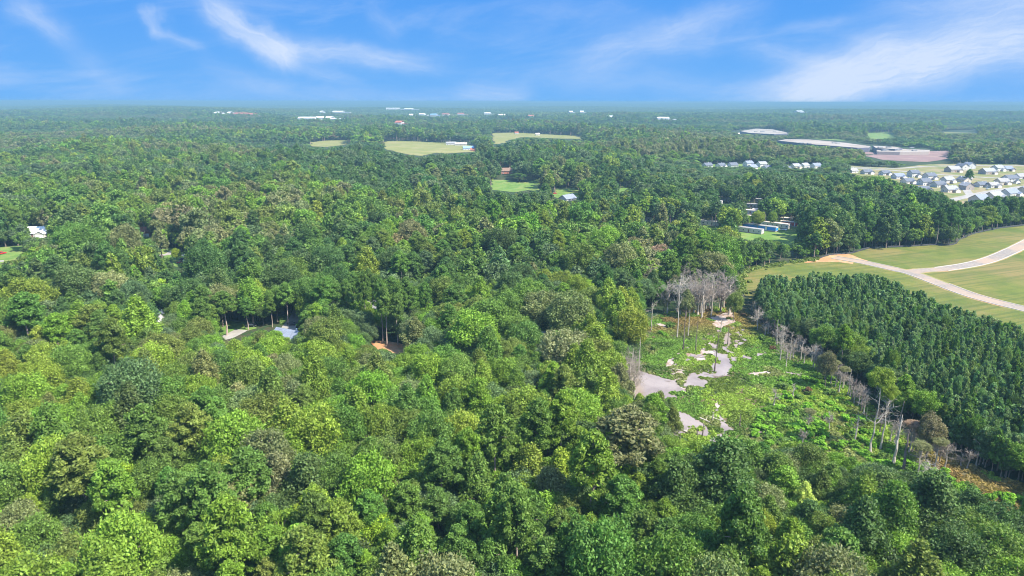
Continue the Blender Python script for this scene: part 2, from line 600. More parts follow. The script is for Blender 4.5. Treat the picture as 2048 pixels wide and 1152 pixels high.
# housing estate land
SUB = [(1690, 331), (1790, 336), (1850, 329), (1890, 328), (2030, 329), (2130, 335), (2160, 405), (2048, 402), (1960, 408), (1920, 412), (1870, 398), (1800, 378), (1740, 365), (1690, 350)]
sheet('estate_lawn', SUB, 0.1, M_ELAWN, 1.5, 15)
SUBL = [(1378, 336), (1400, 328), (1660, 328), (1700, 332), (1700, 348), (1640, 344), (1500, 346), (1400, 345)]
sheet('estate_lawn', SUBL, 0.1, M_LAWN, 1.5, 15)
ribbon('road', [(1640, 331), (1700, 335.5), (1786, 341), (1864, 348), (1941, 353.5), (2048, 358), (2150, 361)], 10, 0.16, M_CONC)
ribbon('road', [(1660, 330), (1700, 333.8), (1786, 337), (1844, 333.3), (1893, 332), (1960, 331), (2060, 331)], 9, 0.168, M_CONC)
ribbon('road', [(1900, 401), (1941, 391.5), (1980, 383.5), (2048, 373.5), (2140, 362)], 10, 0.176, M_CONC)
ribbon('road', [(1941, 353.5), (1935, 363), (1932, 377), (1941, 391.5)], 8, 0.184, M_CONC)
# trailer park
PARK = [(1400, 440), (1470, 440), (1535, 436), (1575, 425), (1602, 450), (1597, 470), (1586, 500), (1560, 484), (1520, 478), (1490, 484), (1400, 460)]
sheet('park_lawn', PARK, 0.1, M_LAWN, 0.8, 6)
# gardens on the left
LAWNS = [
    [(-60, 500), (0, 495), (50, 491), (46, 505), (30, 520), (0, 527), (-60, 540)],
    [(50, 464), (97, 466), (97, 481), (60, 478)],
    [(276, 468), (300, 468), (302, 480), (278, 479)],
    [(312, 500), (345, 496), (374, 508), (378, 536), (350, 533), (338, 516), (316, 513)],
    [(430, 642), (508, 643), (512, 657), (480, 665), (445, 670), (430, 668)],
    [(556, 634), (597, 624), (596, 645), (562, 651)],
    [(736, 592), (770, 590), (772, 606), (740, 609)],
]
for p in LAWNS:
    sheet('lawn', p, 0.1, M_LAWN, 0.4, 3)
SOILP = [(742, 680), (770, 682), (805, 689), (818, 704), (790, 708), (752, 700)]
sheet('bare_soil', SOILP, 0.1, M_SOIL, 0.5, 3)
ribbon('driveway', [(575, 668), (578, 654), (592, 636), (600, 618)], 6.0, 0.14, M_CONC)
ribbon('driveway', [(436, 678), (456, 674), (476, 664), (484, 660)], 6.0, 0.145, M_CONC)
ribbon('driveway', [(736, 606), (756, 602), (775, 596)], 5.0, 0.14, M_CONC)
ribbon('driveway', [(316, 511), (335, 509), (346, 503)], 5.0, 0.14, M_CONC)
ribbon('driveway', [(286, 483), (315, 480.5)], 7.0, 0.14, M_CONC)
ribbon('driveway', [(-30, 526), (8, 522)], 5.0, 0.14, M_CONC)
sheet('bare_soil', [(572, 640), (598, 630), (600, 640), (580, 647)], 0.12, M_SOIL, 0.3, 3)


# ------------------------------------------------------------------ marsh
def c4(pts):
    return [(1200 + x * .3906, 450 + y * .3906) for x, y in pts]


MARSH = [(1285, 640), (1340, 625), (1400, 612), (1480, 618), (1535, 655), (1560, 690), (1640, 725), (1690, 760), (1730, 800), (1770, 840), (1810, 865), (1870, 895),
         (1930, 925), (2000, 955), (2100, 985), (2100, 1060), (2048, 1050), (1990, 1030), (1900, 990), (1800, 960), (1700, 940), (1600, 920), (1480, 915), (1390, 905), (1340, 900), (1320, 850), (1250, 830),
         (1235, 790), (1262, 740), (1275, 690)]
sheet('marsh', MARSH, 0.05, M_MARSH, 1.0, 4)
WATERS = [c4(w) for w in [
    [(150, 830), (165, 790), (200, 750), (240, 760), (330, 790), (390, 800), (400, 830), (430, 850), (385, 862), (392, 885), (350, 880), (300, 910), (230, 900), (170, 880)],
    [(440, 790), (470, 760), (540, 745), (575, 720), (600, 690), (585, 660), (620, 640), (628, 600), (640, 558), (665, 556), (672, 590), (660, 640), (700, 665), (760, 675), (800, 655), (832, 646), (845, 660), (800, 680), (760, 690), (700, 683), (662, 690), (680, 730), (650, 770), (600, 775), (560, 800), (540, 828), (440, 822)],
    [(560, 600), (590, 593), (622, 640), (598, 662), (572, 640)],
    [(700, 543), (742, 575), (730, 592), (704, 573)],
    [(680, 598), (705, 596), (708, 640), (688, 652)],
    [(385, 1000), (408, 955), (450, 975), (520, 1010), (560, 1050), (548, 1082), (470, 1078), (375, 1080)],
    [(562, 1100), (600, 1075), (632, 1060), (600, 1000), (588, 940), (610, 945), (642, 1018), (685, 1050), (662, 1068), (630, 1078), (638, 1108), (590, 1114)],
    [(950, 745), (1030, 760), (1085, 765), (1070, 778), (960, 762)],
    [(790, 1050), (900, 1075), (895, 1082), (800, 1062)], [(860, 735), (890, 740), (880, 755), (865, 750)],
]]
_rp = np.random.default_rng(12)
for _k in range(46):
    if _k < 30:
        _u, _v = _rp.uniform(1332, 1440), _rp.uniform(694, 762)
    else:
        _u, _v = _rp.uniform(1410, 1490), _rp.uniform(655, 722)
    _a = _rp.uniform(1.6, 5.5)
    WATERS.append([(_u + _a * math.cos(t) * _rp.uniform(.6, 1.5), _v + _a * .5 * math.sin(t) * _rp.uniform(.5, 1.5)) for t in np.linspace(0, 5.6, 8)])
_W = []
for w in WATERS:
    a = np.array(w)
    c = a.mean(0)
    _W.append([tuple(p) for p in (c + (a - c) * 1.04)])
WATERS = _W
for k, w in enumerate(WATERS):
    sheet('pond' if k < 10 else 'puddle', w, 0.11 + .004 * k, M_WATER, 0.22, 1.2, kind='structure')
MUDS = [[(335, 725), (345, 690), (380, 640), (412, 635), (400, 680), (372, 732)], [(420, 800), (440, 740), (500, 700), (560, 690), (600, 640), (560, 600), (520, 640), (440, 650), (430, 720), (380, 760), (370, 800)],
          [(760, 760), (860, 745), (900, 780), (800, 775)], [(590, 930), (600, 900), (620, 940), (612, 950)], [(400, 830), (450, 840), (430, 862), (385, 855)],
          [(560, 470), (680, 440), (700, 500), (620, 530), (580, 520)], [(270, 480), (340, 515), (335, 530), (280, 505)]]
for k, w in enumerate(MUDS):
    sheet('mud_flat', c4(w), 0.07 + .004 * k, M_MUD, 0.4, 1.5)

# ------------------------------------------------------------------ where no crown may stand in the line of sight of the open ground
CLEAR = [
    [(1482, 550), (1499, 541), (1571, 527), (1635, 519), (1657, 511), (1705, 508), (1741, 498), (1813, 495), (1860, 492), (1906, 491), (1921, 480), (1951, 468), (1993, 459), (2060, 450), (2300, 440),
     (2300, 700), (2040, 648), (2000, 634), (1935, 617), (1902, 606), (1879, 602), (1849, 580), (1818, 580), (1807, 564), (1774, 553), (1738, 545), (1699, 545), (1624, 540), (1608, 550), (1530, 548), (1516, 560), (1508, 583), (1486, 580)],
    F1, F2, F3, G1, G2, G3, S1, S2, S3, S4, S6,
    [(1700, 332), (1790, 337), (1850, 330), (2030, 330), (2060, 336), (2060, 392), (2000, 391), (1960, 395), (1930, 402), (1905, 398), (1890, 385), (1850, 375), (1800, 362), (1770, 352), (1700, 345)],
    [(1475, 453), (1500, 450), (1535, 443), (1570, 442), (1594, 450), (1597, 460), (1590, 475), (1583, 490), (1560, 482), (1520, 474), (1490, 478)],
    [(0, 497), (50, 492), (45, 505), (30, 518), (-40, 530), (-40, 500)], [(58, 452), (96, 452), (96, 474), (62, 474)], [(279, 458), (296, 458), (300, 475), (281, 476)],
    [(315, 500), (345, 498), (371, 508), (372, 532), (352, 530), (340, 514), (318, 512)],
    [(441, 648), (506, 645), (508, 655), (478, 675), (450, 680)], [(563, 634), (595, 627), (593, 655), (560, 662)],
    [(741, 594), (767, 592), (766, 615), (745, 612)], [(750, 684), (800, 689), (812, 700), (790, 703), (757, 696)],
    [(574, 656), (590, 655), (588, 676), (578, 676)], [(313, 628), (328, 630), (326, 642), (314, 640)], [(392, 626), (418, 626), (420, 634), (394, 634)],
    [(888, 688), (896, 688), (896, 692), (888, 692)], [(1070, 680), (1088, 680), (1086, 692), (1071, 692)],
    [(896, 279), (938, 281), (938, 291), (898, 290)], [(1006, 336), (1022, 336), (1022, 346), (1006, 346)], [(1124, 390), (1146, 389), (1144, 402), (1124, 400)],
    [(1400, 438), (1436, 444), (1436, 456), (1402, 450)],
    [(1494, 408), (1512, 408), (1512, 428), (1496, 430)], [(1440, 396), (1462, 396), (1462, 405), (1442, 405)], [(1290, 437), (1312, 438), (1312, 445), (1290, 444)], [(1335, 437), (1352, 438), (1352, 444), (1336, 443)],
    [(1510, 391), (1526, 392), (1526, 398), (1512, 397)], [(1555, 436), (1590, 438), (1590, 450), (1556, 446)],
    [(1266, 750), (1300, 755), (1352, 768), (1352, 795), (1330, 788), (1270, 782)], [(1350, 832), (1372, 830), (1425, 852), (1450, 870), (1440, 884), (1415, 872), (1350, 872)],
    [(1404, 326), (1480, 323), (1532, 323), (1532, 333), (1520, 336), (1490, 331), (1450, 333), (1408, 331)], [(1572, 327), (1640, 325), (1640, 335), (1618, 334), (1600, 330), (1575, 332)],
    [(1290, 607), (1345, 602), (1345, 622), (1305, 628)],
    [(503, 644), (540, 638), (545, 656), (508, 660)],
    [(1930, 925), (2060, 965), (2060, 1012), (2000, 1010), (1940, 985)],
    # marsh
    [(1300, 655), (1345, 640), (1400, 625), (1450, 622), (1490, 640), (1535, 670), (1555, 700), (1625, 735), (1680, 770), (1720, 810), (1745, 860), (1760, 905), (1700, 900), (1600, 888), (1480, 880),
     (1440, 884), (1372, 872), (1352, 850), (1352, 800), (1320, 785), (1290, 775), (1285, 745), (1310, 720)],
    [(1760, 900), (1810, 870), (1860, 905), (1930, 940), (2000, 965), (2060, 985), (2060, 1010), (2000, 1008), (1930, 975), (1850, 955), (1790, 935)],
    [(1345, 590), (1480, 585), (1500, 625), (1400, 630), (1345, 630)],
    [(1520, 655), (1570, 668), (1660, 720), (1740, 780), (1790, 840), (1870, 890), (1960, 920), (1960, 950), (1860, 915), (1770, 880), (1700, 800), (1600, 725)],
]
CL = [np.array(p, float) for p in CLEAR]
# trunks of tall pines show here: only tall pines and low plants
TALLZONE = np.array([(690, 605), (850, 600), (860, 680), (800, 690), (720, 690), (695, 650)], float)
MARSHW = np.array([ground_at(*p) for p in MARSH])
OPENW = [np.array([ground_at(*p) for p in q]) for q in [FIELD, F1, F2, F3, G1, G2, S1, S2, S3, S4, SUB] + [LAWNS[0], LAWNS[3], LAWNS[4], LAWNS[5], SOILP]]


def inpoly(px, py, poly):
    x, y = poly[:, 0], poly[:, 1]
    res = np.zeros(px.shape, bool)
    j = len(x) - 1
    for i in range(len(x)):
        c = ((y[i] > py) != (y[j] > py)) & (px < (x[j] - x[i]) * (py - y[i]) / (y[j] - y[i] + 1e-12) + x[i])
        res ^= c
        j = i
    return res


def blocked(x, y, h, r, z0=0.0, frac=(1.0, 0.9, 0.77, 0.63, 0.48, 0.3), polys=None):
    out = np.zeros(len(x), bool)
    for k in frac:
        for s in (-0.95, -0.5, 0.0, 0.5, 0.95):
            rr = r * (0.35 if k == 1.0 else 1.0)
            u, v, dep = project(x, y, z0 + h * k)
            u = u + s * rr * F / dep
            for p in (CL if polys is None else polys):
                bb = (u > p[:, 0].min()) & (u < p[:, 0].max()) & (v > p[:, 1].min()) & (v < p[:, 1].max()) & ~out
                if bb.any():
                    idx = np.nonzero(bb)[0]
                    hit = inpoly(u[idx], v[idx], p)
                    out[idx[hit]] = True
    return out


def standing_open(x, y):
    o = inpoly(x, y, MARSHW)
    for p in OPENW:
        o |= inpoly(x, y, p)
    return o


# ------------------------------------------------------------------ tree meshes (unit: metres, base at 0)
def leaf_quads(c, nrm, size, rg, jit=0.6, long=1.5, radial=False):
    n = len(c)
    nn = nrm + rg.normal(0, jit, (n, 3))
    nn /= np.linalg.norm(nn, axis=1)[:, None] + 1e-9
    a = rg.normal(0, 1, (n, 3))
    if radial:                       # slivers that stand out from the tuft
        t1 = nn
        t2 = np.cross(nn, a)
    else:
        t1 = np.cross(nn, a)
        t1 /= np.linalg.norm(t1, axis=1)[:, None] + 1e-9
        t1[:, 2] -= 0.25
        t2 = np.cross(nn, t1)
    t2 /= np.linalg.norm(t2, axis=1)[:, None] + 1e-9
    s = (size * rg.uniform(0.45, 1.6, n))[:, None]
    L, W = t1 * s * long * 0.5, t2 * s * 0.5
    v = np.stack([c - L, c + W, c + L, c - W], 1).reshape(-1, 3)
    f = np.arange(4 * n).reshape(-1, 4)
    return v, f


def sph(n, rg):
    d = rg.normal(0, 1, (n, 3))
    return d / np.linalg.norm(d, axis=1)[:, None]


def crown(kind, rg, h, r, leaf, count, nl=26):
    """returns verts, faces, var, list of lobe centres"""
    V, Fc, VA = [], [], []
    off = 0
    lobes = []
    if kind == 'round':
        zc, a = h * 0.66, h * 0.34
        k = 0
        while len(lobes) < nl and k < 4000:
            k += 1
            d = sph(1, rg)[0]
            if d[2] < -0.55:
                continue
            p = d * np.array([r, r, a]) * rg.uniform(0.62, 0.97)
            lr = r * rg.uniform(0.14, 0.34)
            if all(np.linalg.norm(p - q[0]) > 0.55 * (lr + q[1]) for q in lobes) or k > 3000:
                lobes.append((p, lr))
        lobes = [(p + np.array([0, 0, zc]), lr, 1.0) for p, lr in lobes]
    elif kind == 'upright':          # several pointed leaders
        zc, a = h * 0.62, h * 0.36
        for i in range(nl):
            t = (i + rg.uniform(0, 1)) / nl
            th = i * 2.399 + rg.normal(0, .3)
            z = h * (0.36 + 0.60 * t)
            rad = r * (1 - t ** 1.5) ** 0.75 * rg.uniform(0.55, 1.0)
            lobes.append((np.array([math.cos(th) * rad, math.sin(th) * rad, z]), r * rg.uniform(0.17, 0.30) * (1.15 - 0.45 * t), 1.5))
        lobes.append((np.array([0, 0, h * 0.95]), r * 0.17, 1.8))
    elif kind == 'droop':            # heavy branches in tiers with hanging ends
        for i in range(nl):
            t = (i + rg.uniform(0, 1)) / nl
            th = i * 2.399 + rg.normal(0, .4)
            z = h * (0.30 + 0.63 * t)
            rad = r * (1 - t ** 1.8) ** 0.7 * rg.uniform(0.5, 0.95)
            lobes.append((np.array([math.cos(th) * rad, math.sin(th) * rad, z - 0.12 * rad]), r * rg.uniform(0.22, 0.34) * (1.1 - .3 * t), 0.62))
    elif kind == 'pine':             # tall bole, domed head of tufts
        for i in range(nl):
            t = (i + rg.uniform(0, 1)) / nl
            th = i * 2.399 + rg.normal(0, .4)
            z = h * (0.56 + 0.41 * t)
            rad = r * (1 - t ** 2.2) ** 0.6 * rg.uniform(0.45, 1.0)
            lobes.append((np.array([math.cos(th) * rad, math.sin(th) * rad, z]), r * rg.uniform(0.15, 0.25), 0.8))
        lobes.append((np.array([0, 0, h * .97]), r * .2, 1))
    elif kind == 'youngpine':        # dense plantation pine, conical
        for i in range(nl):
            t = (i + rg.uniform(0, 1)) / nl
            th = i * 2.399 + rg.normal(0, .4)
            z = h * (0.34 + 0.60 * t)
            rad = r * (1 - t ** 1.6) ** 0.6 * rg.uniform(0.45, 1.0)
            lobes.append((np.array([math.cos(th) * rad, math.sin(th) * rad, z]), r * rg.uniform(0.2, 0.32) * (1.1 - .4 * t), 1.0))
        lobes.append((np.array([0, 0, h * .95]), r * .24, 1.1))
    tot = sum(l[1] ** 2 for l in lobes)
    cz = h * 0.6
    for (p, lr, st) in lobes:
        n = max(3, int(count * lr * lr / tot))
        d = sph(n * 2, rg)
        ax = np.array([p[0], p[1], (p[2] - cz) * 0.9 + 0.45 * r])
        ax = ax / (np.linalg.norm(ax) + 1e-6)
        keep = d @ ax > rg.uniform(-0.55, 0.35, len(d))
        d = d[keep][:n]
        n = len(d)
        rad = lr * np.where(rg.uniform(0, 1, n) < .3, rg.uniform(0.9, 1.55, n), rg.uniform(0.6, 1.12, n))[:, None]
        c = p + d * rad * np.array([1, 1, st])
        isp = 'pine' in kind
        v, f = leaf_quads(c, d * (0.8 if isp else 1.0), np.full(n, leaf), rg, 0.7 if isp else 0.85, 1.9 if isp else 1.5, radial=False)
        V.append(v)
        Fc.append(f + off)
        off += len(v)
        lobev = rg.uniform(-0.16, 0.16)
        var = np.stack([np.clip(0.5 + lobev + rg.normal(0, 0.2, n), 0, 1), np.clip(rg.beta(1.2, 4, n) + 0.4 * max(0, lobev), 0, 1)], -1)
        VA.append(var)
        if count > 3000:     # shoots and needles standing out of the clump
            n2 = n // 2 if isp else n // 4
            up = d[:n2] + np.array([0, 0, .7])
            v, f = leaf_quads(c[:n2] * 1.0, up, np.full(n2, leaf * (0.55 if isp else .7)), rg, 0.35, 3.2 if isp else 2.4, radial=True)
            V.append(v)
            Fc.append(f + off)
            off += len(v)
            VA.append(var[:n2])
    # inner foliage so the crown is not hollow
    n = max(6, int(count * 0.10))
    lo = {'pine': 0.6, 'youngpine': 0.3}.get(kind, 0.4)
    z = rg.uniform(lo, 0.88, n) * h
    t = (z / h - lo) / (0.9 - lo)
    rr = r * 0.62 * np.sqrt(rg.uniform(0, 1, n)) * (1 - 0.5 * t)
    th = rg.uniform(0, 6.283, n)
    c = np.stack([rr * np.cos(th), rr * np.sin(th), z], -1)
    v, f = leaf_quads(c, np.tile([0, 0, 1.0], (n, 1)), np.full(n, leaf * 2.1), rg, 0.7, 1.3)
    V.append(v)
    Fc.append(f + off)
    VA.append(np.stack([rg.uniform(.2, .6, n), rg.uniform(0, .3, n)], -1))
    return np.concatenate(V), np.concatenate(Fc), np.concatenate(VA), lobes


def bole(kind, rg, h, r, lobes, sides=6, limbs=10):
    V, Fc = [], []
    off = 0

    def tube(p, q, r0, r1, n):
        nonlocal off
        p, q = np.array(p, float), np.array(q, float)
        d = (q - p) / (np.linalg.norm(q - p) + 1e-9)
        a = np.cross(d, [0.3, 1, 0.2])
        a /= np.linalg.norm(a)
        b = np.cross(d, a)
        t = np.arange(n) * 2 * math.pi / n
        ring = np.outer(np.cos(t), a) + np.outer(np.sin(t), b)
        V.append(np.concatenate([p + ring * r0, q + ring * r1]))
        i = np.arange(n)
        Fc.append(np.stack([i, (i + 1) % n, n + (i + 1) % n, n + i], -1) + off)
        off += 2 * n
    top = h * (0.94 if 'pine' in kind else 0.8)
    rb = h * (0.013 if 'pine' in kind else 0.016)
    seg = 5
    pts = [np.array([0, 0, 0.0])]
    lean = rg.normal(0, 0.018, 2) * h
    for i in range(1, seg + 1):
        t = i / seg
        pts.append(np.array([lean[0] * t + rg.normal(0, .006 * h) * (i < seg), lean[1] * t + rg.normal(0, .006 * h) * (i < seg), top * t]))
    for i in range(seg):
        tube(pts[i], pts[i + 1], rb * (1 - 0.8 * i / seg) * (1.35 if i == 0 else 1), rb * (1 - 0.8 * (i + 1) / seg), sides)
    if limbs:
        for k in rg.permutation(len(lobes))[:limbs]:
            p = lobes[k][0]
            zz = max(h * 0.22, p[2] - np.hypot(p[0], p[1]) * rg.uniform(0.35, 0.9))
            t = min(zz / top, .98)
            j = min(int(t * seg), seg - 1)
            s = pts[j] + (pts[j + 1] - pts[j]) * (t * seg - j)
            mid = s * 0.45 + p * 0.55 + np.array([0, 0, 0.03 * h])
            tube(s, mid, rb * .42, rb * .28, 4)
            tube(mid, p, rb * .28, rb * .1, 4)
    return np.concatenate(V), np.concatenate(Fc)


KINDS = {'round': (18, 5.6, 0.28), 'upright': (21, 4.4, 0.28), 'droop': (20, 5.4, 0.28), 'pine': (25, 4.6, 0.28), 'youngpine': (14, 2.5, 0.28)}
HI, LODM, LODL = {}, {}, {}
proto_b = bpy.data.collections.new('broadleaf_prototypes')
proto_p = bpy.data.collections.new('pine_prototypes')
names_b, names_p = [], []


def add_proto(kind, lod, i, v, f, va, tv, tf):
    ispine = 'pine' in kind
    names = names_p if ispine else names_b
    c = proto_p if ispine else proto_b
    nm = 'tree_form_%03d' % len(names)
    V = np.concatenate([v, tv])
    me = mesh_np(nm, V, [f, tf + len(v)], [M_LEAFI, M_PBARK if ispine else M_BARK], np.r_[np.zeros(len(f)), np.ones(len(tf))],
                 np.concatenate([va, np.full((len(tf), 2), .5)]))
    o = bpy.data.objects.new(nm, me)
    c.objects.link(o)
    names.append((kind, lod))


NHI = {'round': 5, 'upright': 4, 'droop': 3, 'pine': 4, 'youngpine': 2}
for kind, (h, r, leaf) in KINDS.items():
    HI[kind] = []
    for i in range(NHI[kind]):
        rg = np.random.default_rng(100 + i * 17 + len(kind))
        hh, rr = h, r
        nl = {'round': 60, 'upright': 54, 'droop': 52, 'pine': 50, 'youngpine': 24}[kind] + int(rg.integers(-4, 5))
        cnt = {'round': 10500, 'upright': 9200, 'droop': 10500, 'pine': 8400, 'youngpine': 3200}[kind]
        v, f, va, lobes = crown(kind, rg, hh, rr, leaf, cnt, nl)
        tv, tf = bole(kind, rg, hh, rr, lobes, 7, 14)
        cm = mesh_np('crown', v, [f], [M_LEAF], None, va)
        tm = mesh_np('trunk', tv, [tf], [M_PBARK if 'pine' in kind else M_BARK], smooth=True)
        HI[kind].append((cm, tm))
        add_proto(kind, 0, i, v, f, va, tv, tf)
for lod, (ls, cs, ls_l) in {1: (1.9, 0.22, 6), 2: (3.6, 0.045, 0)}.items():
    for kind, (h, r, leaf) in KINDS.items():
        for i in range(4 if lod == 1 else 3):
            rg = np.random.default_rng(900 + i * 13 + lod * 50 + len(kind))
            nl = {'round': 24, 'upright': 22, 'droop': 22, 'pine': 26, 'youngpine': 14}[kind] if lod == 1 else 10
            cnt = int({'round': 9500, 'upright': 8500, 'droop': 9500, 'pine': 8400, 'youngpine': 4000}[kind] * cs)
            v, f, va, lobes = crown(kind, rg, h, r, leaf * ls, cnt, nl)
            tv, tf = bole(kind, rg, h, r, lobes, 4, ls_l)
            add_proto(kind, lod, i, v, f, va, tv, tf)
IDX_B, IDX_P = {}, {}
for names, D in ((names_b, IDX_B), (names_p, IDX_P)):
    for i, kl in enumerate(names):
        D.setdefault(kl, []).append(i)


# ------------------------------------------------------------------ choosing where trees stand
def vnoise(x, y, s, seed):
    """cheap value noise"""
    xi, yi = np.floor(x / s), np.floor(y / s)
    fx, fy = x / s - xi, y / s - yi
    fx, fy = fx * fx * (3 - 2 * fx), fy * fy * (3 - 2 * fy)

    def hsh(a, b):
        q = np.sin(a * 127.1 + b * 311.7 + seed * 74.7) * 43758.5453
        return q - np.floor(q)
    return (hsh(xi, yi) * (1 - fx) + hsh(xi + 1, yi) * fx) * (1 - fy) + (hsh(xi, yi + 1) * (1 - fx) + hsh(xi + 1, yi + 1) * fx) * fy


TINTS = {
    'mid': (0.088, 0.178, 0.036), 'bright': (0.130, 0.265, 0.032), 'lime': (0.185, 0.315, 0.030), 'yellow': (0.25, 0.32, 0.030),
    'dark': (0.050, 0.106, 0.042), 'bluegreen': (0.075, 0.136, 0.080), 'grey': (0.135, 0.165, 0.090), 'olive': (0.120, 0.178, 0.045),
    'greybrown': (0.225, 0.205, 0.120), 'brown': (0.20, 0.155, 0.12), 'pink': (0.33, 0.22, 0.19), 'pine': (0.070, 0.165, 0.036),
    'darkpine': (0.040, 0.110, 0.038), 'palelime': (0.34, 0.42, 0.12), 'plantation': (0.125, 0.235, 0.115), 'yellowgreen': (0.165, 0.260, 0.035)}
TW = {'mid': 'mid green', 'bright': 'bright green', 'lime': 'lime green', 'yellow': 'yellow', 'dark': 'dark green', 'bluegreen': 'bluish green', 'grey': 'grey-green',
      'olive': 'olive green', 'greybrown': 'grey-brown', 'brown': 'brown', 'pink': 'pinkish', 'pine': 'green', 'darkpine': 'dark green', 'palelime': 'very pale lime',
      'plantation': 'deep green', 'yellowgreen': 'yellow-green'}
_m = np.array([0.105, 0.200, 0.038])
for _k in TINTS:
    _w = 0.10 if _k in ('lime', 'yellow', 'pink', 'palelime') else 0.28
    TINTS[_k] = tuple(float(q) for q in (np.array(TINTS[_k]) * (1 - _w) + _m * _w) * np.array([1.02, 1.0, 0.95] if _k in ('brown', 'pink', 'greybrown') else [1.24, 1.04, 0.98]))
TK = list(TINTS)
TARR = np.array([TINTS[k] for k in TK])

